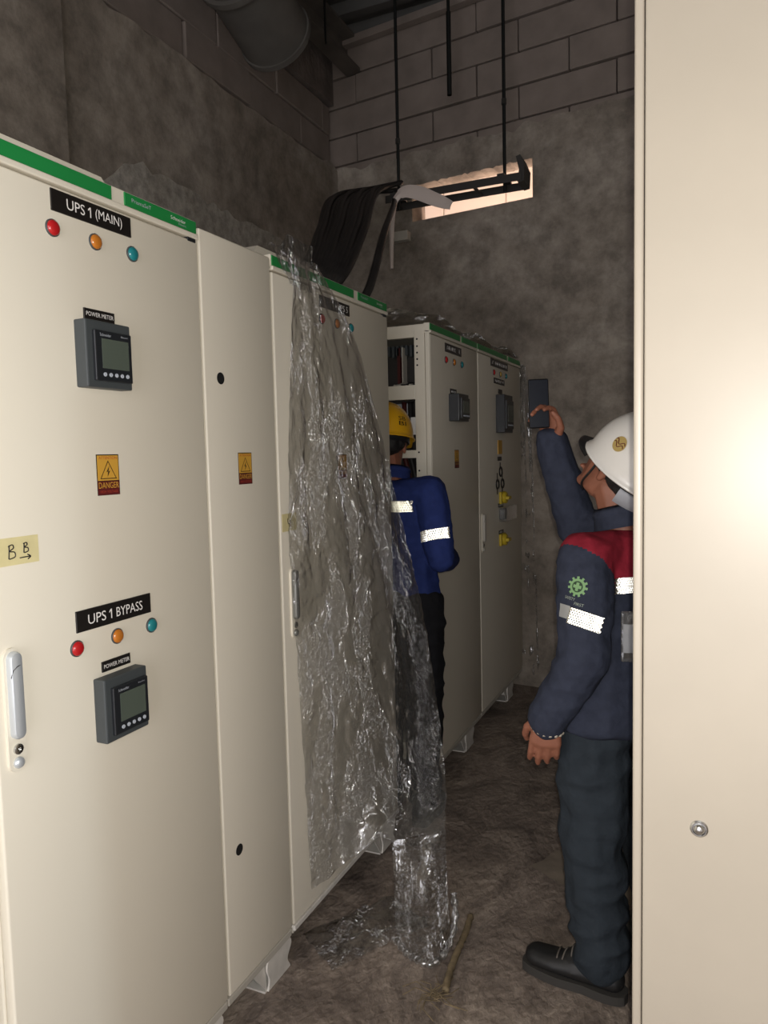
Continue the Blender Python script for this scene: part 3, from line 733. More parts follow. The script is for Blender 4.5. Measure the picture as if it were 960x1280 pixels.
p = nameplate(c5, 4.165, 4.27, 1.214, 1.236, None, 0, 0, name='switch_plate'); marks(p, 4.175, 4.26, 1.22, 1.23, 5)
p = nameplate(c5, 4.175, 4.27, 1.056, 1.078, None, 0, 0, name='switch_plate'); marks(p, 4.185, 4.26, 1.062, 1.072, 5)
o = MB().box(FX - .001, FX + .03, 4.19, 4.29, 1.140, 1.205, .004).build('selector_switch', 'meter_dark', c5)
MB().box(FX - .001, FX + .045, 4.18, 4.43, 1.130, 1.215, .006).build('clear_cover', 'clear_plastic', o)
door_handle(dr, 3.845, .995, 1.208, 'rail_grey', .036)
foot(c5, 4.38, w=.13); foot(c5, 4.55, FX - .46); foot(c5, 3.90, FX - .46)

# -- enclosure at the right border, standing across the aisle
c6 = thing('enclosure_cabinet', 'large plain cream enclosure filling the right border, its flat side facing the camera', 'cabinet', (.4, 1.45, 0))
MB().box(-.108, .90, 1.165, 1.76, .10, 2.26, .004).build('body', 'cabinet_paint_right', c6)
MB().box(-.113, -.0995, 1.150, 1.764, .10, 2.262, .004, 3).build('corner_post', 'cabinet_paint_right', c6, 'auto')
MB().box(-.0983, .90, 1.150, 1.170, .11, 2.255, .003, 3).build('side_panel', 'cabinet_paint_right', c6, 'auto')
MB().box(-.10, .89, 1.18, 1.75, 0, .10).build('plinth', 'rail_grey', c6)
o = MB().lathe((-.019, 1.151, .974), (0, -1, 0), [(.0125, 0), (.0125, .003), (.0105, .0045), (.0095, .0045), (.0088, .002), (0, .002)], 26).build('quarter_turn_lock', 'chrome', c6, 'auto')
MB().lathe((-.019, 1.149, .974), (0, -1, 0), [(.0080, 0), (.0076, .004), (.005, .0066), (0, .0078)], 20).build('lock_core', 'chrome', o, True)

# ------------------------------------------------------------------ plastic film
FILM = np.array([[[-1.135, 1.931, 2.114], [-1.134, 1.95, 2.115], [-1.131, 1.968, 2.116], [-1.129, 1.986, 2.116], [-1.127, 2.0, 2.117], [-1.125, 2.013, 2.117], [-1.122, 2.026, 2.117], [-1.12, 2.038, 2.117]], [[-1.135, 1.891, 1.837], [-1.13, 1.95, 1.843], [-1.122, 2.005, 1.849], [-1.113, 2.063, 1.855], [-1.105, 2.113, 1.86], [-1.098, 2.156, 1.864], [-1.09, 2.2, 1.869], [-1.082, 2.246, 1.873]], [[-1.135, 1.849, 1.374], [-1.124, 1.94, 1.367], [-1.11, 2.025, 1.361], [-1.092, 2.119, 1.353], [-1.076, 2.2, 1.347], [-1.061, 2.273, 1.341], [-1.045, 2.349, 1.335], [-1.029, 2.43, 1.329]], [[-1.135, 1.865, 1.137], [-1.118, 1.962, 1.12], [-1.096, 2.049, 1.106], [-1.067, 2.144, 1.09], [-1.042, 2.224, 1.077], [-1.019, 2.295, 1.066], [-0.994, 2.37, 1.054], [-0.969, 2.448, 1.041]], [[-1.135, 1.883, 0.842], [-1.112, 1.982, 0.82], [-1.08, 2.065, 0.802], [-1.041, 2.152, 0.785], [-1.005, 2.223, 0.772], [-0.973, 2.284, 0.76], [-0.939, 2.347, 0.749], [-0.903, 2.412, 0.737]], [[-1.135, 1.899, 0.488], [-1.105, 1.994, 0.469], [-1.064, 2.067, 0.461], [-1.012, 2.137, 0.457], [-0.966, 2.19, 0.458], [-0.924, 2.233, 0.46], [-0.88, 2.273, 0.464], [-0.833, 2.31, 0.469]], [[-1.135, 1.915, 0.193], [-1.098, 1.987, 0.217], [-1.046, 2.028, 0.258], [-0.983, 2.055, 0.313], [-0.925, 2.063, 0.321], [-0.873, 2.084, 0.326], [-0.817, 2.098, 0.34], [-0.76, 2.104, 0.359]]])
PIL = np.array([[[-0.91, 2.038, 0.154], [-0.844, 2.022, 0.173], [-0.784, 2.024, 0.204], [-0.753, 2.092, 0.211]], [[-0.895, 2.014, 0.015], [-0.815, 1.987, 0.015], [-0.75, 1.994, 0.015], [-0.747, 2.116, 0.015]]])

def cr_interp(P, n):
    """Catmull-Rom along axis 0 of an array of control points, n samples"""
    P = np.asarray(P, float); k = len(P) - 1; out = []
    for u in np.linspace(0, k, n):
        i = min(int(u), k - 1); t = u - i
        a, b_, c, d = P[max(i - 1, 0)], P[i], P[i + 1], P[min(i + 2, k)]
        out.append(.5 * (2 * b_ + (c - a) * t + (2 * a - 5 * b_ + 4 * c - d) * t * t + (3 * b_ - a - 3 * c + d) * t ** 3))
    return np.array(out)

def crinkle(p, u, v, amp, seed):
    """displacement of a film point: long vertical folds plus facetted crumple"""
    a = math.sin(u * 23 + 1.3 * math.sin(v * 5 + seed)) * .9 + .6 * math.sin(u * 41 + v * 9 + seed)
    q = Vector((p[0] * 9, p[1] * 9 + seed, p[2] * 5))
    f = abs(noise.noise(q * 2.2)) * 2 - .6
    g = abs(noise.noise(Vector((p[0] * 45, p[1] * 45 + seed, p[2] * 30)))) - .25
    h = noise.noise(Vector((p[1] * 10 + p[2] * 9, p[2] * 55 - p[1] * 22, seed)))
    return amp * (a * .55 + f * .9) + .0050 * g + .0034 * h

def film_sheet(name, ctrl, nu, nv, amp, seed, root, push, floor_rows=0, m='stretch_film'):
    C = cr_interp(ctrl, nv); C = np.swapaxes(cr_interp(np.swapaxes(C, 0, 1), nu), 0, 1)   # nv x nu x 3
    G = []
    for j in range(nv):
        row = []
        for i in range(nu):
            p = C[j, i]; u, v = i / (nu - 1), j / (nv - 1)
            d = crinkle(p, u, v, amp * min(1, .25 + 2.2 * v), seed)
            q = Vector(p) + push * d
            q.x = max(q.x, FX + .006) if push.x > .5 else q.x
            q.z = max(q.z, .008)
            row.append(q)
        G.append(row)
    return MB().grid(G).build(name, m, root, True, recalc=False)

fs = thing('plastic_film', 'clear crinkled stretch film hanging over the UPS 5 cabinet down to the floor', 'plastic film', (-1.0, 2.05, 0))
film_sheet('curtain', FILM, 150, 260, .007, 1.0, fs, Vector((.86, -.5, 0)))
tail = np.concatenate([FILM[-1:, 4:], PIL], 0)
film_sheet('tail', tail, 80, 90, .006, 2.0, fs, Vector((.5, -.8, 0)))
# rolled hem of the tail on the floor
hem = [(-.905, 2.03, .02), (-.86, 1.995, .012), (-.81, 1.975, .012), (-.765, 1.97, .014), (-.735, 2.02, .03), (-.725, 2.08, .09), (-.74, 2.115, .16)]
MB().tube(catmull(hem, 10), [.006 + .007 * abs(math.sin(k * .7)) for k in range(61)], 7).build('rolled_hem', 'stretch_film', fs, True)
# flap over the cabinet top
fl_ctrl = [[(-1.38, 1.80 + .05 * i, 2.118 + .012 * (i % 2)) for i in range(6)], [(-1.25, 1.81 + .05 * i, 2.175 if i > 1 else 2.13) for i in range(6)],
           [(-1.155, 1.83 + .042 * i, 2.125) for i in range(6)], [(-1.138, 1.85 + .036 * i, 2.085 - .01 * (i % 2)) for i in range(6)], [(-1.136, 1.90 + .028 * i, 2.03) for i in range(6)]]
film_sheet('flap', np.array(fl_ctrl), 60, 60, .006, 4.0, fs, Vector((.6, 0, .5)))

ff = thing('plastic_film', 'narrow strip of clear crinkled film hanging at the end of the farthest cabinet', 'plastic film', (-1.1, 4.75, 0))
far = [[(-1.20, 4.735, 2.10), (-1.16, 4.728, 2.09), (-1.115, 4.715, 2.07)], [(-1.21, 4.735, 1.6), (-1.14, 4.73, 1.62), (-1.075, 4.715, 1.62)],
       [(-1.21, 4.735, 1.1), (-1.13, 4.735, 1.1), (-1.055, 4.72, 1.1)], [(-1.21, 4.735, .6), (-1.14, 4.735, .6), (-1.05, 4.72, .6)], [(-1.20, 4.735, .05), (-1.12, 4.735, .03), (-1.04, 4.72, .04)]]
film_sheet('curtain', np.array(far), 40, 200, .009, 6.0, ff, Vector((.3, -.95, 0)), m='stretch_film_far')

ft = thing('plastic_film', 'crumpled clear film lying on top of the two farthest cabinets', 'plastic film', (-1.4, 3.9, 2.1))
tops = [[(-1.70 + .135 * i, 2.98 + .29 * j, 2.125 + (.035 if (i + j) % 2 else .0) + (.05 if i < 2 else 0)) for i in range(5)] for j in range(7)]
film_sheet('sheet', np.array(tops), 60, 120, .006, 8.0, ft, Vector((0, 0, 1)))

# ------------------------------------------------------------------ cable tray, rods and cables
ct = thing('cable_tray', 'hanging ladder cable tray in front of the lit slot in the far wall', 'cable tray', (-1.5, 4.52, 3.15))
for y in (4.43, 4.60):
    MB().box(-1.93, -1.06, y, y + .008, 3.112, 3.158, .002).build('side_rail', 'galvanised_dark', ct)
for k in range(4):
    x = -1.90 + .27 * k
    MB().box(x, x + .02, 4.438, 4.60, 3.114, 3.126, .002).build('rung', 'galvanised_dark', ct)
MB().prism([(-1.085, 4.44, 3.105), (-1.078, 4.44, 3.18), (-1.095, 4.44, 3.255), (-1.07, 4.44, 3.262), (-1.045, 4.44, 3.20), (-1.05, 4.44, 3.11)], (0, .16, 0)).build('end_plate', 'galvanised_dark', ct)
for k, x in enumerate((-1.875, -1.185)):
    h = thing('threaded_rod', 'long black threaded rod holding the ' + ('cable end of the tray' if k == 0 else 'right end of the tray'), 'rod', (x, 4.525, 3.2), 'rods carrying the cable tray')
    MB().tube([(x, 4.525, 3.09), (x, 4.525, 4.44)], .0105, 8).build('rod', 'rod_steel', h)
    MB().box(x - .022, x + .022, 4.43, 4.608, 3.158, 3.170).build('washer', 'galvanised_dark', h)
    MB().lathe((x, 4.525, 3.170), (0, 0, 1), [(.018, 0), (.018, .016), (.009, .017)], 6).build('nut', 'galvanised_dark', h)
    MB().lathe((x, 4.525, 3.50 + .1 * k), (0, 0, 1), [(.017, 0), (.017, .03), (.010, .031)], 6).build('coupling_nut', 'galvanised_dark', h)
h = thing('threaded_rod', 'free-ending threaded rod hanging between the two tray rods', 'rod', (-1.53, 4.54, 3.74))
MB().tube([(-1.53, 4.54, 3.73), (-1.53, 4.54, 4.44)], .0105, 8).build('rod', 'rod_steel', h)
MB().tube([(-1.53, 4.54, 3.73), (-1.53, 4.54, 4.22)], .0150, 8).build('sleeve', 'rod_steel', h)

# bent flat strip drooping off the tray
path = catmull([(-1.49, 4.41, 3.03), (-1.60, 4.41, 3.085), (-1.70, 4.405, 3.135), (-1.79, 4.40, 3.155), (-1.855, 4.40, 3.11), (-1.878, 4.40, 3.00), (-1.885, 4.40, 2.85), (-1.888, 4.40, 2.70)], 8)
mb = MB(); G1 = []; n = len(path)
for i, p in enumerate(path):
    t = (path[min(i + 1, n - 1)] - path[max(i - 1, 0)]).normalized(); nn = t.cross(Vector((0, 1, 0))).normalized()
    hw_ = .030 + .012 * math.sin(min(1, i / 28) * math.pi) if i < 28 else .022 - .0004 * (i - 28)
    if i < 5: hw_ *= .8 + .04 * i
    dy_ = Vector((0, .007, 0)); cu = Vector((0, .008, 0))
    G1.append([p - nn * hw_ + cu, p - cu * .3, p + nn * hw_ + cu, p + nn * hw_ + cu + dy_, p + dy_, p - nn * hw_ + cu + dy_, p - nn * hw_ + cu])
mb.grid(G1)
mat('slot_lit_metal', (0.72, 0.62, 0.56), 0.5)  # light spilling from the slot is painted in as a pale pinkish tone
tag(mb.build('metal_strip', 'slot_lit_metal', None, 'auto'), 'bent metal strip drooping off the cable tray beside the black cables', 'metal strip')
tag(MB().box(-1.98, -1.86, 4.62, 4.68, 2.93, 2.99, .004).build('junction_box', 'rail_grey'), 'small grey box on the far wall behind the bent metal strip', 'box')

NC = 13
for k in range(NC):
    t = k / (NC - 1)
    a = Vector((-1.88 - .05 * math.sin(k * 2.1), 4.50 - .01 * (k % 3), 3.205 + .018 * (k % 3)))
    top = Vector((-2.18 * (1 - t) + -1.86 * t, 4.22, 3.13 - .02 * t + .012 * math.sin(k * 2)))
    bmid = Vector((-1.63 * (1 - t) + -1.385 * t, 3.0, 2.54 - .03 * t + .012 * math.sin(k * 1.7)))
    e2 = Vector((-1.335 * (1 - t) + -1.215 * t, 2.38 + .10 * t, 2.245 - .03 * t))
    e = Vector((-1.325 * (1 - t) + -1.215 * t, 2.22 + .14 * t, 2.12))
    if k == NC - 1:
        bmid = Vector((-1.335, 3.05, 2.50)); top = Vector((-1.80, 4.25, 3.02)); e2 = Vector((-1.205, 2.62, 2.19)); e = Vector((-1.20, 2.52, 2.10))
    P_ = catmull([a, top, bmid, e2, e], 8)
    tag(MB().tube(P_, .0150 if k < NC - 1 else .0165, 9).build('power_cable', 'cable_black', None, True),
        'thick black cable bundled with others, dropping from tray to UPS 5 cabinet' if k < NC - 1 else 'single black cable hanging apart, right of the cable bundle', 'cable', 'cables dropping from the tray')

# ------------------------------------------------------------------ things on the floor
tw = MB(); P_ = catmull([(-.724, 2.235, .018), (-.716, 2.15, .012), (-.712, 2.06, .012), (-.705, 1.97, .010), (-.69, 1.885, .010)], 6)
tw.tube(P_, [.008 + .004 * abs(math.sin(i * 1.4)) for i in range(len(P_))], 7)
tag(tw.build('frayed_rope', 'twig', None, True), 'short knotted piece of tan rope on the floor beside the hanging film', 'rope')
fr = MB()
for k in range(26):
    a = random.uniform(0, 6.28); L_ = random.uniform(.03, .10); c = Vector((-.715 + random.uniform(-.02, .02), 1.86 + random.uniform(-.02, .02), .006))
    fr.tube([c, c + Vector((math.cos(a) * L_ * .6, math.sin(a) * L_ * .6, .008)), c + Vector((math.cos(a + .4) * L_, math.sin(a + .4) * L_, .001))], .0013, 4)
tag(fr.build('straw', 'twig'), 'loose tan fibres scattered on the floor by the rope end', 'straw', kind='stuff')
G = []
for j in range(14):
    row = []
    for i in range(14):
        u, v = i / 13, j / 13
        p = Vector((-.62, 2.62, 0)) + Vector((.62, -.34, 0)) * u + Vector((.20, .36, 0)) * v
        p += Vector((.02 * noise.noise(Vector((v * 4, 1, 0))), .02 * noise.noise(Vector((u * 4, 2, 0))), 0)); p.z = .004 + .006 * abs(noise.noise(Vector((u * 5, v * 5, 3))))
        row.append(p)
    G.append(row)
mb = MB().grid(G)
tag(mb.build('paper_sheet', 'paper', None, True), 'trampled brown paper sheet on the floor left of the white-helmeted person', 'paper')
def scrap(x, y, s, ang, label, seed):
    G = []
    for j in range(16):
        row = []
        for i in range(16):
            u, v = i / 15 - .5, j / 15 - .5
            px, py = u * s, v * s * .55
            p = Vector((x + px * math.cos(ang) - py * math.sin(ang), y + px * math.sin(ang) + py * math.cos(ang), .006 + .035 * abs(noise.noise(Vector((u * 4, v * 4, seed))))))
            row.append(p)
        G.append(row)
    tag(MB().grid(G).build('plastic_scrap', 'stretch_film', None, True, recalc=False), label, 'plastic scrap', 'plastic scraps on the floor')
scrap(-1.02, 2.05, .36, 1.0, 'torn clear film lying on the floor under the UPS 5 cabinet edge', 3.0)
scrap(-.13, 1.86, .20, 1.9, 'crumpled clear film by the heel of the black boot', 5.0)
#PEOPLE#
# ------------------------------------------------------------------ people
_ico = None
def ico():
    global _ico
    if _ico is None:
        t = bmesh.new(); bmesh.ops.create_icosphere(t, subdivisions=2, radius=1.0); _ico = np.array([v.co[:] for v in t.verts]); t.free()
    return _ico

class Blob:
    """a body of ellipsoid hulls that is remeshed into one continuous surface"""
    def __init__(s, R=None): s.mb = MB(); s.R = np.eye(3) if R is None else np.array(R)   # R columns: forward, left, up
    def _pts(s, c, r):
        r = np.array([r, r, r]) if np.isscalar(r) else np.array(r)
        return np.array(c) + (ico() * r) @ s.R.T
    def hull(s, *el):
        t = bmesh.new()
        for c, r in el:
            for p in s._pts(c, r): t.verts.new(p)
        g = bmesh.ops.convex_hull(t, input=t.verts[:])
        bmesh.ops.delete(t, geom=[v for v in t.verts if not v.link_faces], context='VERTS')
        s.mb._merge(t); return s
    def ell(s, c, r): return s.hull((c, r))
    def chain(s, P, r):
        for i in range(len(P) - 1): s.hull((P[i], r[i]), (P[i + 1], r[i + 1]))
        return s
    def solve(s, voxel, smooth=4):
        me = bpy.data.meshes.new('b'); s.mb.bm.to_mesh(me); s.mb.bm.free()
        o = bpy.data.objects.new('b', me); COL.objects.link(o)
        m = o.modifiers.new('r', 'REMESH'); m.mode = 'VOXEL'; m.voxel_size = voxel
        m2 = o.modifiers.new('s', 'SMOOTH'); m2.iterations = smooth; m2.factor = .5
        dg = bpy.context.evaluated_depsgraph_get(); dg.update()
        e = bpy.data.meshes.new_from_object(o.evaluated_get(dg))
        V = np.empty(len(e.vertices) * 3); e.vertices.foreach_get('co', V); V = V.reshape(-1, 3)
        N = np.empty(len(e.vertices) * 3); e.vertices.foreach_get('normal', N); N = N.reshape(-1, 3)
        F = [tuple(p.vertices) for p in e.polygons]
        bpy.data.objects.remove(o); bpy.data.meshes.remove(me); bpy.data.meshes.remove(e)
        return V, N, F

def wrinkle(V, N, amp, sc, seed):
    out = V.copy()
    for i in range(len(V)):
        p = V[i]
        a = noise.noise(Vector((p[0] * sc, p[1] * sc, p[2] * sc * 2.2 + seed)))
        b_ = noise.noise(Vector((p[0] * sc * 2.3 + p[2] * sc, p[1] * sc * 2.3, p[2] * sc * 3.5 + seed)))
        out[i] = p + N[i] * amp * ((1 - 2 * abs(a)) * .8 + .5 * b_)
    return out

def split(V, F, key):
    """separate faces by key(centre) into {key: (V, F)}"""
    d = {}
    for f in F:
        c = V[list(f)].mean(0); d.setdefault(key(c), []).append(f)
    out = {}
    for k, fs in d.items():
        idx = sorted({i for f in fs for i in f}); mp = {j: i for i, j in enumerate(idx)}
        out[k] = (V[idx], [tuple(mp[i] for i in f) for f in fs])
    return out

def retro_strip(name, rows, parent, m='retro_prism', depth=True):
    """strip of tiny corner-cube prisms (what makes safety tape shine back at a flash); rows: grid of points and normals"""
    mb = MB(); P = [[Vector(p) for p, n in row] for row in rows]; Nn = [[Vector(n) for p, n in row] for row in rows]
    # staggered rows of near-equilateral triangles
    nr, nc = len(P), len(P[0])
    def pt(i, j):
        if i % 2 == 0: return P[i][j]
        k = min(j + 1, nc - 1); return (P[i][j] + P[i][k]) / 2
    for i in range(nr - 1):
        for j in range(nc - 1):
            if i % 2 == 0: T = ((pt(i, j), pt(i, j + 1), pt(i + 1, j)), (pt(i, j + 1), pt(i + 1, j + 1), pt(i + 1, j)))
            else: T = ((pt(i, j), pt(i + 1, j + 1), pt(i + 1, j)), (pt(i, j), pt(i, j + 1), pt(i + 1, j + 1)))
            for a, b_, c in T:
                nn = (b_ - a).cross(c - a)
                if nn.length < 1e-9: continue
                nn.normalize()
                if nn.dot(Nn[i][j]) < 0: nn = -nn
                sd = ((a - b_).length + (b_ - c).length + (c - a).length) / 3
                ap = (a + b_ + c) / 3 - nn * sd * .408
                va, vb, vc, vd = (mb.bm.verts.new(q) for q in (a, b_, c, ap))
                for q in ((va, vb, vd), (vb, vc, vd), (vc, va, vd)):
                    mb.bm.faces.new(q)
    return mb.build(name, m, parent, False, recalc=False)

def band_around(bvh, c, ax, ref, a0, a1, half, side=.0085, off=.0048, rmax=.4, tilt=0.0):
    """grid of surface points around axis ax through c between angles a0..a1 (ref = angle 0)"""
    c = Vector(c); ax = Vector(ax).normalized(); ref = Vector(ref); ref = (ref - ax * ref.dot(ax)).normalized(); oth = ax.cross(ref)
    # estimate radius
    h = bvh.ray_cast(c + ref * rmax, -ref); R = (h[0] - c).length if h[0] else .08
    nc = max(4, int(abs(a1 - a0) * R / side)); nr = max(3, int(2 * half / (side * .866)) + 1)
    rows = []
    for i in range(nr):
        s = -half + 2 * half * i / (nr - 1); row = []
        for j in range(nc + 1):
            a = a0 + (a1 - a0) * j / nc; dv = ref * math.cos(a) + oth * math.sin(a)
            o = c + ax * (s + tilt * (a - (a0 + a1) / 2))
            hit = bvh.ray_cast(o + dv * rmax, -dv)
            if hit[0] is None: hit = (o + dv * R, dv)
            row.append((hit[0] + dv * off, dv))
        rows.append(row)
    return rows

def hand(bl, wrist, fd, pn, th, curl, size=1.0, spread=.0):
    """palm, four fingers and a thumb. fd finger direction, pn palm normal (fingers curl towards it), th side of the thumb"""
    fd = Vector(fd).normalized(); pn = Vector(pn); pn = (pn - fd * pn.dot(fd)).normalized(); th = fd.cross(pn) * (1 if fd.cross(pn).dot(Vector(th)) > 0 else -1)
    w0 = Vector(wrist); k0 = w0 + fd * .088 * size
    wr = .030 * size
    # palm: hull of four knuckles and the wrist
    kn = [k0 + th * (.033 - .022 * i) * size - fd * (.006 * abs(i - 1.2)) * size for i in range(4)]
    el = [(tuple(w0 + th * .012), .019 * size), (tuple(w0 - th * .012), .019 * size)] + [(tuple(k), .0125 * size) for k in kn]
    bl.hull(*el)
    ln = [(.042, .026, .021), (.046, .030, .022), (.043, .028, .021), (.034, .021, .019)]
    for i in range(4):
        p = kn[i].copy(); d = (fd + th * (.05 - .035 * i) * (1 + spread)).normalized(); P = [tuple(p)]; ang = 0
        for j, L_ in enumerate(ln[i]):
            ang += curl[j] * (1 + .08 * i); q = d * math.cos(ang) + pn * math.sin(ang); p = p + q * L_ * size; P.append(tuple(p))
        bl.chain(P, [.0105 * size, .0095 * size, .0086 * size, .0076 * size])
    t0 = w0 + fd * .028 * size + th * .026 * size + pn * .010
    t1 = t0 + (th * .75 + fd * .75 + pn * .25).normalized() * .040 * size
    t2 = t1 + (fd * .9 + th * .15 + pn * .45).normalized() * .034 * size
    t3 = t2 + (fd * .8 - th * .25 + pn * .6).normalized() * .026 * size
    bl.chain([tuple(w0 + th * .012), tuple(t0), tuple(t1), tuple(t2), tuple(t3)], [.016 * size, .017 * size, .0125 * size, .0108 * size, .0088 * size])

def helmet(root, c, hf, hl, hu, a, b_, h, m, peak_m, peak_len):
    """hard hat: shell with lip and ridges, peak, inner harness. c = centre of the rim"""
    c = Vector(c); hf, hl, hu = Vector(hf), Vector(hl), Vector(hu)
    def P(x, y, z): return c + hf * x + hl * y + hu * z
    sh = MB(); G = []; ns = 48
    prof = [(math.sin(t), math.cos(t)) for t in np.linspace(0.02, math.pi / 2, 14)]
    prof += [(1.015, -.05), (1.05, -.10), (1.085, -.125), (1.08, -.15), (1.02, -.13), (.97, -.03), (.95, .15), (.88, .42), (.7, .66), (.4, .86), (.02, .94)]
    for rr, zz in prof:
        row = []
        for k in range(ns + 1):
            t = 2 * math.pi * k / ns; x, y = math.cos(t), math.sin(t)
            ridge = 1 + (.035 * math.exp(-((y * rr) / .16) ** 2) if .12 < zz < .99 and rr < 1.01 else 0)
            ridge += .012 * math.exp(-((abs(y * rr) - .42) / .06) ** 2) if .3 < zz < .9 else 0
            row.append(P(x * rr * a, y * rr * b_, zz * h * ridge))
        G.append(row)
    sh.grid(G); shell = sh.build('helmet_shell', m, root, True)
    pk = MB(); G = []
    for i in range(6):
        u = i / 5; row = []
        for k in range(17):
            t = -.95 + 1.9 * k / 16; ex = peak_len * u * max(0, math.cos(t * 1.35)) ** .7
            row.append(P((a * 1.04) * math.cos(t) + ex, (b_ * 1.04) * math.sin(t) * (1 - .12 * u), -.10 * h - .012 * u - .10 * u * abs(math.sin(t)) * .1))
        G.append(row)
    for i in range(5, -1, -1): G.append([q - hu * .005 for q in G[i]])
    pk.grid(G); pk.build('peak', peak_m, root, True)
    hb = MB(); G = []
    for z in (-.01, -.035):
        G.append([P(math.cos(2 * math.pi * k / 32) * a * .84, math.sin(2 * math.pi * k / 32) * b_ * .84, z) for k in range(33)])
    for z in (-.035, -.01):
        G.append([P(math.cos(2 * math.pi * k / 32) * a * .87, math.sin(2 * math.pi * k / 32) * b_ * .87, z) for k in range(33)])
    hb.grid(G); hb.build('headband', 'plastic_black', root, True)
    return shell, P

def boot(root, ankle, toe, heel, m='boot_black'):
    ankle, toe, heel = Vector(ankle), Vector(toe), Vector(heel)
    d = (toe - heel); L_ = d.length; d.normalize(); s_ = Vector((-d.y, d.x, 0)); R = np.array([d, s_, (0, 0, 1)]).T
    b_ = Blob(R); q = lambda u, v, z: tuple(heel + d * (L_ * u) + s_ * v + Vector((0, 0, z)))
    b_.hull((q(.13, 0, .055), (.034, .036, .034)), (q(.40, 0, .055), (.045, .040, .035)))
    b_.hull((q(.40, 0, .055), (.045, .040, .037)), (q(.70, 0, .05), (.05, .047, .030)))
    b_.hull((q(.70, 0, .05), (.05, .047, .030)), (q(.86, 0, .048), (.036, .042, .030)))
    b_.hull((q(.20, 0, .06), (.045, .036, .03)), (q(.26, 0, .13), (.048, .042, .03)))
    b_.hull((q(.50, 0, .08), (.03, .032, .02)), (q(.30, 0, .13), (.035, .036, .02)))
    V, N, F = b_.solve(.006, 3)
    up_ = obj_np('boot', V, F, m, root)
    so = MB(); pts = []
    for k in range(28):
        t = 2 * math.pi * k / 28; u = .5 + .5 * math.cos(t); wv = .047 * (1 - .22 * math.exp(-((u - .38) / .16) ** 2)) * abs(math.sin(t)) ** .55 * (1 if math.sin(t) > 0 else -1)
        pts.append(Vector(q(u, wv, .002)))
    so.prism(pts, (0, 0, .026)); so.build('sole', 'boot_sole', up_, 'auto')
    bv = BVHTree.FromPolygons([Vector(v) for v in V], F)
    for k in range(5):
        u = .64 - .07 * k
        P_ = []
        for j in range(7):
            vv = -.028 + .056 * j / 6
            hit = bv.ray_cast(Vector(q(u + (.018 if k % 2 else -.018) * (j / 6 - .5), vv, .25)), Vector((0, 0, -1)))
            if hit[0]: P_.append(hit[0] + Vector((0, 0, .002)))
        if len(P_) > 2: MB().tube(P_, .0024, 5).build('lace', 'lace', up_, True)

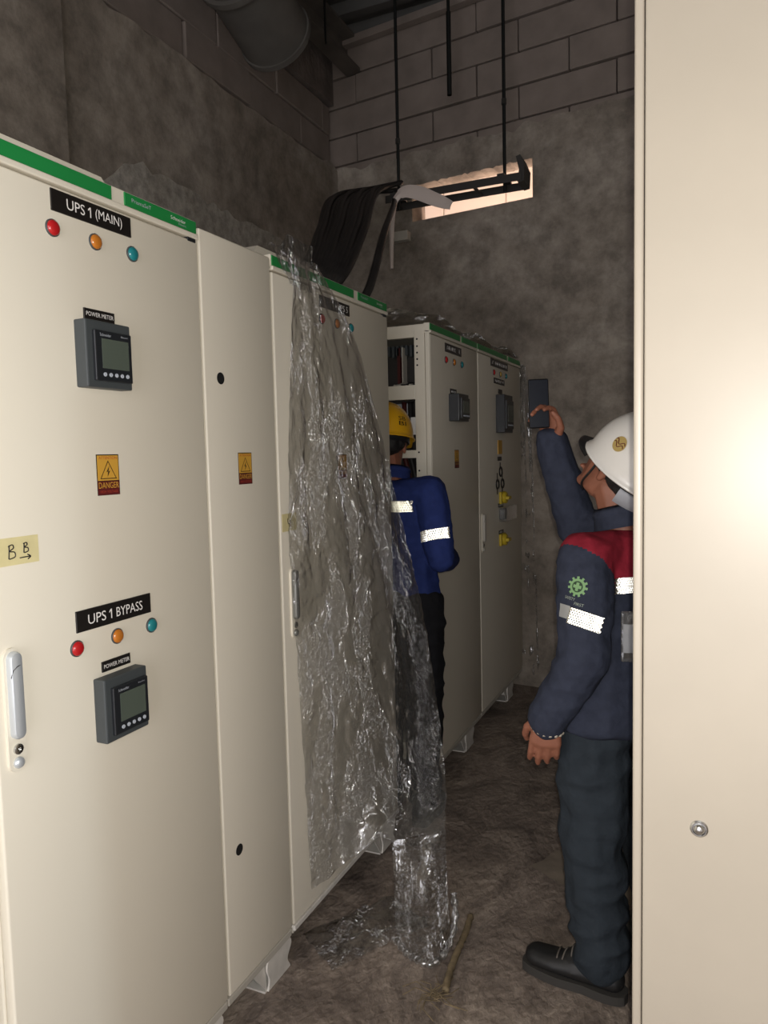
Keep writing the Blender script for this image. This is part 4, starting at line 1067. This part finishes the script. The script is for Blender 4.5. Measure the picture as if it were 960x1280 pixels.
def person(root, J, f, jacket_m, trouser_m, sets):
    f = Vector(f).normalized(); u = Vector((0, 0, 1)); l = u.cross(f); R = np.array([f, l, u]).T
    pe, ne, hd = Vector(J['pelvis']), Vector(J['neck']), Vector(J['head'])
    sl, sr, el_, er, wl, wr = (Vector(J[k]) for k in ('sl', 'sr', 'el', 'er', 'wl', 'wr'))
    hl_, hr_, kl, kr, al, ar = (Vector(J[k]) for k in ('hl', 'hr', 'kl', 'kr', 'al', 'ar'))
    hf, hu = Vector(J['hf']).normalized(), Vector(J['hu']).normalized(); hl2 = hu.cross(hf).normalized()
    # ---- body: one surface from head to ankles
    b_ = Blob(R); ch = ne - Vector((0, 0, .20))
    b_.hull((tuple(pe), (.10, .14, .08)), (tuple(ch), (.10, .15, .10)))
    b_.hull((tuple(ch), (.09, .14, .09)), (tuple(ne - Vector((0, 0, .07))), (.06, .10, .04)))
    b_.chain([tuple(sl), tuple(el_), tuple(wl)], [.050, .040, .026]); b_.chain([tuple(sr), tuple(er), tuple(wr)], [.050, .040, .026])
    b_.hull((tuple(sl), .05), (tuple(ch + Vector((0, 0, .1))), .07)); b_.hull((tuple(sr), .05), (tuple(ch + Vector((0, 0, .1))), .07))
    b_.chain([tuple(hl_), tuple(kl), tuple(al)], [.075, .052, .038]); b_.chain([tuple(hr_), tuple(kr), tuple(ar)], [.075, .052, .038])
    b_.hull((tuple(pe), (.09, .13, .07)), (tuple(hl_), .07)); b_.hull((tuple(pe), (.09, .13, .07)), (tuple(hr_), .07))
    b_.R = np.array([hf, hl2, hu]).T
    b_.hull((tuple(ne - Vector((0, 0, .06))), .060), (tuple(hd - hu * .05 - hf * .02), .058))
    H = lambda a, c, z: tuple(hd + hf * a + hl2 * c + hu * z)
    b_.ell(H(-.012, 0, .03), (.098, .078, .088))
    b_.hull((H(.005, 0, .02), (.085, .070, .05)), (H(.022, 0, -.075), (.062, .050, .036)))
    b_.hull((H(.070, 0, -.095), (.020, .026, .018)), (H(.03, 0, -.07), (.05, .046, .03)))           # chin
    b_.hull((H(.092, 0, .020), (.012, .010, .010)), (H(.112, 0, -.022), (.013, .014, .011)))        # nose
    b_.hull((H(.088, .022, .034), (.012, .024, .009)), (H(.088, -.022, .034), (.012, .024, .009)))  # brow
    b_.hull((H(.092, .014, -.058), (.009, .010, .006)), (H(.092, -.014, -.058), (.009, .010, .006)))# mouth
    for s_ in (1, -1):
        b_.hull((H(-.012, .074 * s_, .016), (.018, .008, .020)), (H(-.004, .072 * s_, -.024), (.011, .008, .012)))
    hand(b_, wl, *J['hand_l']); hand(b_, wr, *J['hand_r'])
    V, N, F = b_.solve(.0046, 2)
    body = obj_np('body', V, F, 'skin', root)
    for s_ in (1, -1):                        # eyes
        MB().lathe(Vector(H(.082, .030 * s_, .012)), hf, [(0, -.009), (.009, -.004), (.011, .002), (.008, .007), (0, .0095)], 12).build('eye', 'plate_white', body, True)
    # hair: a cap round the back and sides
    hb = Blob(np.array([hf, hl2, hu]).T)
    hb.hull((H(-.030, 0, .035), (.090, .083, .088)), (H(-.055, 0, -.010), (.060, .070, .045)))
    hb.hull((H(.02, .070, .02), (.018, .010, .03)), (H(-.04, .070, .02), (.03, .012, .04))); hb.hull((H(.02, -.070, .02), (.018, .010, .03)), (H(-.04, -.070, .02), (.03, .012, .04)))
    for args in J.get('beard', []): hb.hull(*[(H(*c), r) for c, r in args])
    V, N, F = hb.solve(.006, 2); obj_np('hair', wrinkle(V, N, .002, 40, 3), F, 'hair_black', root)
    # ---- trousers
    t = Blob(R); hem = .055
    def leg(h, k, a, rr):
        a2 = a + Vector((0, 0, .0)); t.chain([tuple(h), tuple(h.lerp(k, .5)), tuple(k), tuple(k.lerp(a, .5)), tuple(a2)], rr)
    leg(hl_, kl, al, J['leg_r']); leg(hr_, kr, ar, J['leg_r'])
    t.hull((tuple(pe + Vector((0, 0, .02))), (.125, .155, .06)), (tuple(hl_), (.095, .082, .05)), (tuple(hr_), (.095, .082, .05)))
    V, N, F = t.solve(.0085, 3); V = wrinkle(V, N, .015, 6.5, 2.0)
    obj_np('trousers', V, F, trouser_m, root)
    # ---- jacket
    j = Blob(R); T = lambda z, df=0.0, dl=0.0: tuple(Vector((pe.x, pe.y, 0)).lerp(Vector((ne.x, ne.y, 0)), (z - pe.z) / (ne.z - pe.z)) + f * df + l * dl + Vector((0, 0, z)))
    zs = J['torso']     # (z, fwd radius, side radius, forward shift)
    for A, B_ in zip(zs, zs[1:]):
        j.hull((T(A[0], A[3]), (A[1], A[2], .035)), (T(B_[0], B_[3]), (B_[1], B_[2], .035)))
    j.hull((tuple(sl), J['arm_r'][0]), (T(zs[-1][0] - .02), (.07, .08, .05))); j.hull((tuple(sr), J['arm_r'][0]), (T(zs[-1][0] - .02), (.07, .08, .05)))
    wl2 = wl + (wl - el_).normalized() * J.get('cuff', .0); wr2 = wr + (wr - er).normalized() * J.get('cuff', .0)
    for S, E_, W_ in ((sl, el_, wl2), (sr, er, wr2)):
        j.chain([tuple(S), tuple(S.lerp(E_, .5)), tuple(E_), tuple(E_.lerp(W_, .5)), tuple(W_)], J['arm_r'])
    V, N, F = j.solve(.0060, 5); V = wrinkle(V, N, .0065, 8.0, 5.0)
    parts = split(V, F, J['zone']) if 'zone' in J else {'jacket': (V, F)}
    for k, (v2, f2) in parts.items():
        obj_np(k, v2, f2, {'jacket': jacket_m, 'shoulder_yoke': 'red_cloth'}[k], root)
    bvh = BVHTree.FromPolygons([Vector(v) for v in V], F)
    # collar
    cl = MB(); G = []
    for i in range(9):
        z = i / 8; row = []
        for k in range(37):
            a = 2 * math.pi * k / 36; rr = .078 - .010 * z if i < 5 else .066 + .004 * (8 - i)
            zz = (i if i < 5 else 8 - i) / 4 * .055
            row.append(ne + Vector((0, 0, -.035 + zz - .018 * math.cos(a))) + (f * math.cos(a) * rr * 1.05 + l * math.sin(a) * rr * 1.12) + hf * .012 * zz / .055)
        G.append(row)
    cl.grid(G).build('collar', jacket_m, root, True)
    boot(root, al, *sets['bl']); boot(root, ar, *sets['br'])
    return dict(bvh=bvh, f=f, l=l, hl2=hl2, H=H, hf=hf, hu=hu)

def project(bvh, pts, d, off):
    """drop flat decal points along -d onto a garment"""
    d = Vector(d).normalized(); out = []
    for p in pts:
        h = bvh.ray_cast(Vector(p) + d * .3, -d); out.append((h[0] if h[0] else Vector(p)) + d * off)
    return out

# ---- person with the white helmet, photographing the far cabinet
pw = thing('person', 'person in white hard hat and navy and red jacket, holding up a phone', 'person', (-.26, 2.2, 0))
f = Vector((-.9, .436, 0)); tl = math.radians(38); f.normalize()
hfw = (f * math.cos(tl) + Vector((0, 0, math.sin(tl)))); huw = (-f * math.sin(tl) + Vector((0, 0, math.cos(tl))))
SL, EL = Vector((-.325, 2.045, 1.238)), Vector((-.315, 1.975, .985))
def zone_w(c):
    c = Vector(c)
    # sleeves: nearer the arm axis than the armhole
    ax = (EL - SL); t = max(0, min(1, (c - SL).dot(ax) / ax.length_squared)); dl_ = (c - SL - ax * t)
    rel = c - Vector((-.255, 2.215, 0)); lat = rel.dot(Vector((-.436, -.9, 0)))
    if rel.dot(Vector((-.9, .436, 0))) > .135 and c.z > 1.22 and lat < 0: return 'jacket'
    if lat > .150 + 1.0 * max(0, c.z - 1.19): return 'jacket'
    SR_ = Vector((-.175, 2.395, 0)); 
    if lat < -.15: return 'jacket'
    return 'shoulder_yoke' if 1.16 < c.z < 1.46 else 'jacket'
JW = dict(pelvis=(-.265, 2.21, .86), neck=(-.240, 2.215, 1.345), head=(-.258, 2.20, 1.478), hf=hfw, hu=huw,
          sl=SL, el=EL, wl=(-.412, 1.985, .815), sr=(-.185, 2.385, 1.25), er=(-.415, 2.485, 1.275), wr=(-.487, 2.43, 1.548),
          hl=(-.315, 2.13, .82), hr=(-.225, 2.29, .82), kl=(-.312, 2.085, .45), kr=(-.19, 2.30, .45), al=(-.287, 2.06, .12), ar=(-.135, 2.29, .12),
          hand_l=((-.16, .06, -1), (-.12, 1, -.1), (-.9, .3, 0), (.18, .38, .35)),
          hand_r=((-.10, -.05, 1), (-.42, -.88, .0), (.9, -.4, 0), (.55, .75, .5)),
          leg_r=[.096, .100, .088, .079, .074], arm_r=[.076, .075, .066, .060, .053], cuff=.012,
          torso=[(.765, .168, .222, 0), (.92, .158, .208, 0), (1.08, .140, .18, 0), (1.19, .130, .175, 0), (1.275, .09, .13, -.01)],
          zone=zone_w, beard=[])
W = person(pw, JW, f, 'navy_cloth', 'trouser_grey', dict(bl=((-.515, 2.095, 0), (-.212, 2.045, 0)), br=((-.37, 2.36, 0), (-.08, 2.27, 0))))
# helmet and harness
hc = Vector((-.212, 2.195, 1.485))
shell, HP = helmet(pw, hc, hfw, W['hl2'], huw, .142, .115, .155, 'helmet_white', 'plastic_black', .038)
# golden emblem on the left of the shell
em = MB(); ring = []
def on_shell(x, z, k=1.012):
    # point of the left flank at forward x and height z
    yy = math.sqrt(max(0, 1 - (x / .142) ** 2 - (z / .150) ** 2)); return HP(x * k, .115 * yy * k + .001, z * k)
cx_, cz_, re = .022, .060, .020
for rr in (0.001, .5, 1.0):
    em_row = [on_shell(cx_ + re * rr * math.cos(t), cz_ + re * rr * math.sin(t), 1.03) for t in np.linspace(0, 2 * math.pi, 25)]; ring.append(em_row)
em.grid(ring); eo = em.build('emblem', 'gold', shell, True)
wv = MB()
for dz in (-.004, .004):
    P_ = [on_shell(cx_ - .017 + .034 * k / 10, cz_ + dz + .005 * math.sin(k * .9), 1.036) for k in range(11)]; wv.tube(P_, .0013, 5)
wv.build('emblem_wave', 'sticker_maroon', shell)
vt = MB(); P0 = [on_shell(x, z, 1.03) for x, z in ((-.058, .098), (-.040, .108), (-.055, .120), (-.075, .112))]
vt.bm.faces.new([vt.bm.verts.new(p) for p in P0]); vt.build('vent_slot', 'hole_black', shell)
# nape strap, chin straps
G = []
for q in (0, 1):
    G.append([HP(-.118 * math.cos(t) + .005, .094 * math.sin(t), -.040 - .040 * q) for t in np.linspace(-1.15, 1.15, 19)])
for q in (1, 0):
    G.append([HP(-.126 * math.cos(t) + .005, .102 * math.sin(t), -.040 - .040 * q) for t in np.linspace(-1.15, 1.15, 19)])
MB().grid(G).build('nape_strap', 'strap_grey', pw, True)
for s_ in (1, -1):
    P_ = catmull([W['H'](.02, .083 * s_, .03), W['H'](.025, .080 * s_, -.02), W['H'](.04, .060 * s_, -.075), W['H'](.055, .0, -.118)], 5)
    MB().tube(P_, .0035, 6).build('chin_strap', 'plastic_black', pw, True)
# shining tapes
ax = ((EL - SL).normalized() + Vector((-.30, 0, 0))).normalized()
tcn = Vector((-.325, 1.99, 1.085))
retro_strip('reflective_tape', band_around(W['bvh'], tcn, ax, (.15, -1, 0), -.80, .62, .021, side=.0065, rmax=.12), pw)
G = band_around(W['bvh'], tcn - ax * .006, ax, (.15, -1, 0), .64, 1.15, .017, off=.003, rmax=.12)
MB().grid([[p for p, n in row] for row in G]).build('tape_stub', 'tape_grey', pw, True)
tc_ = Vector((-.255, 2.215, 1.170))
retro_strip('reflective_tape', band_around(W['bvh'], tc_, (0, 0, 1), (-.436, -.9, 0), .50, 2.9, .021, side=.0065, rmax=.19), pw)
retro_strip('reflective_tape', band_around(W['bvh'], tc_ + Vector((0, 0, .01)), (0, 0, 1), (-.436, -.9, 0), -2.6, -.62, .021, side=.0065, rmax=.5), pw)
# round safety emblem on the sleeve
dn = Vector((-.22, -.975, .05)).normalized(); dx = Vector((0, 0, 1)).cross(dn).normalized(); dx = dx if dx.x > 0 else -dx; dz = dn.cross(dx); dz = dz if dz.z > 0 else -dz
pc = Vector((-.333, 1.93, 1.181)); rotp = math.radians(-10)
dxr, dzr = dx * math.cos(rotp) + dz * math.sin(rotp), dz * math.cos(rotp) - dx * math.sin(rotp)
gm = MB(); G = []
for rr in (.0145, .0175, .0205):
    G.append(project(W['bvh'], [pc + dxr * math.cos(t) * rr + dzr * math.sin(t) * rr for t in np.linspace(0, 2 * math.pi, 67)], dn, .0042))
gm.grid(G)
for k in range(11):
    t = 2 * math.pi * k / 11
    q = [pc + (dxr * math.cos(t + s) + dzr * math.sin(t + s)) * r2 for s, r2 in ((-.15, .0195), (.15, .0195), (.12, .0265), (-.12, .0265))]
    gm.bm.faces.new([gm.bm.verts.new(p) for p in project(W['bvh'], q, dn, .0044)])
for a, c in ((.011, .004), (.004, .011)):
    q = [pc + dxr * x + dzr * z for x, z in ((-a, -c), (a, -c), (a, c), (-a, c))]; gm.bm.faces.new([gm.bm.verts.new(p) for p in project(W['bvh'], q, dn, .0052)])
gm.build('sleeve_emblem', 'patch_green', pw, recalc=False)
dk = MB(); dk.grid([project(W['bvh'], [pc + dxr * math.cos(t) * rr + dzr * math.sin(t) * rr for t in np.linspace(0, 2 * math.pi, 25)], dn, .0040) for rr in (.0005, .008, .0148)])
dk.build('emblem_ground', 'patch_dark', pw, recalc=False)
for s_, ox, oz, wd in (('SAFETY', -.013, -.034, .030), ('FIRST', .016, -.043, .026)):
    Vt, Ft = text_mesh(s_); pts = [pc + dxr * (ox + v[0] * wd) + dzr * (oz + v[1] * .0075) for v in Vt]
    obj_np('emblem_lettering', project(W['bvh'], pts, dn, .0042), Ft, 'patch_text', pw, smooth=False)
# badge in a clear holder
bh = MB().obox((-.196, 2.005, 1.045), (.97, .24, 0), (-.24, .97, 0), (0, 0, 1), .062, .012, .135, .005).build('badge_holder', 'clear_plastic', pw)
MB().obox((-.196, 2.005, 1.035), (.97, .24, 0), (-.24, .97, 0), (0, 0, 1), .050, .003, .085).build('badge_card', 'strap_grey', bh)
MB().obox((-.196, 2.002, .995), (.97, .24, 0), (-.24, .97, 0), (0, 0, 1), .046, .003, .014).build('badge_stripe', 'plate_black', bh)
# bead bracelet on the hanging wrist
br = MB(); wv_ = Vector((-.417, 1.987, .776)); fd = Vector((-.16, .06, -1)).normalized(); a_ = fd.orthogonal().normalized(); b2 = fd.cross(a_)
for k in range(16):
    t = 2 * math.pi * k / 16; c = wv_ + a_ * math.cos(t) * .040 + b2 * math.sin(t) * .040
    br.lathe(c - Vector((0, 0, .006)), (0, 0, 1), [(0, 0), (.005, .002), (.0065, .006), (.005, .010), (0, .012)], 8)
br.build('bracelet', 'bead', pw, True)
# the phone he holds up
ph = thing('smartphone', 'dark smartphone held upright in the raised hand of the white-helmeted person', 'phone', (-.515, 2.385, 1.60))
pu = Vector((-.03, .02, 1)).normalized(); pnn = Vector((.35, -.93, .0)).normalized(); px_ = pu.cross(pnn).normalized(); pnn = px_.cross(pu)
pcn = Vector((-.5215, 2.385, 1.684))
MB().obox(pcn, px_, pu, pnn, .064, .156, .010, .0045).build('case', 'phone_black', ph)
MB().obox(pcn + pnn * .0052, px_, pu, pnn, .058, .148, .0012).build('screen', 'phone_screen', ph)
MB().obox(pcn - pnn * .006 + pu * .055 + px_ * .012, px_, pu, pnn, .022, .030, .003, .001).build('camera_bump', 'phone_black', ph)

# ---- person with the yellow helmet, working in the open cabinet
py = thing('person', 'person in yellow hard hat and blue jacket, seen from behind at the open cabinet', 'person', (-1.22, 2.83, 0))
f = Vector((-.12, .993, 0)).normalized(); tl = math.radians(-8)
hfy = (f * math.cos(tl) + Vector((0, 0, math.sin(tl)))); huy = (-f * math.sin(tl) + Vector((0, 0, math.cos(tl))))
JY = dict(pelvis=(-1.20, 2.83, .93), neck=(-1.245, 2.84, 1.46), head=(-1.262, 2.87, 1.57), hf=hfy, hu=huy,
          sl=(-1.40, 2.83, 1.385), el=(-1.44, 2.85, 1.12), wl=(-1.40, 3.06, 1.16), sr=(-1.055, 2.81, 1.375), er=(-1.004, 2.775, 1.12), wr=(-1.045, 2.985, 1.085),
          hl=(-1.29, 2.83, .90), hr=(-1.115, 2.83, .90), kl=(-1.29, 2.85, .48), kr=(-1.112, 2.84, .48), al=(-1.29, 2.83, .12), ar=(-1.112, 2.82, .12),
          hand_l=((0, .6, .4), (.2, -.3, -.9), (1, 0, 0), (.3, .4, .3), .9), hand_r=((-.3, .85, -.1), (-.8, -.3, -.2), (0, 0, 1), (.3, .5, .4), .9),
          leg_r=[.098, .088, .076, .068, .066], arm_r=[.070, .066, .058, .054, .048],
          torso=[(.945, .122, .168, 0), (1.05, .120, .165, 0), (1.18, .128, .180, 0), (1.30, .120, .190, 0), (1.395, .085, .13, -.01)])
Yp = person(py, JY, f, 'blue_cloth', 'trouser_black', dict(bl=((-1.30, 2.99, 0), (-1.29, 2.74, 0)), br=((-1.10, 2.98, 0), (-1.11, 2.73, 0))))
hc = Vector((-1.262, 2.865, 1.615))
shell, HP = helmet(py, hc, hfy, Yp['hl2'], huy, .132, .106, .136, 'helmet_yellow', 'helmet_yellow', .05)
# black lettering on the back right of the shell
for s_, z_, wd in (('SB', .052, .034), ('BI', .031, .034)):
    Vt, Ft = text_mesh(s_); pts = []
    for v in Vt:
        z = z_ + v[1] * .017; t = math.pi + .92 + v[0] * wd / .115
        k = math.sqrt(max(.05, 1 - (z / .140) ** 2)) * 1.035
        pts.append(HP(.138 * k * math.cos(t), .112 * k * math.sin(t), z * 1.02))
    obj_np('helmet_lettering', pts, Ft, 'plate_black', shell, smooth=False)
retro_strip('reflective_tape', band_around(Yp['bvh'], (-1.215, 2.83, 1.325), (0, 0, 1), (0, -1, 0), -1.2, .96, .022, rmax=.44), py)
S_, E_ = Vector(JY['sr']), Vector(JY['er'])
retro_strip('reflective_tape', band_around(Yp['bvh'], S_.lerp(E_, .66), (E_ - S_), (.25, -1, 0), -1.0, 1.15, .021, rmax=.11), py)
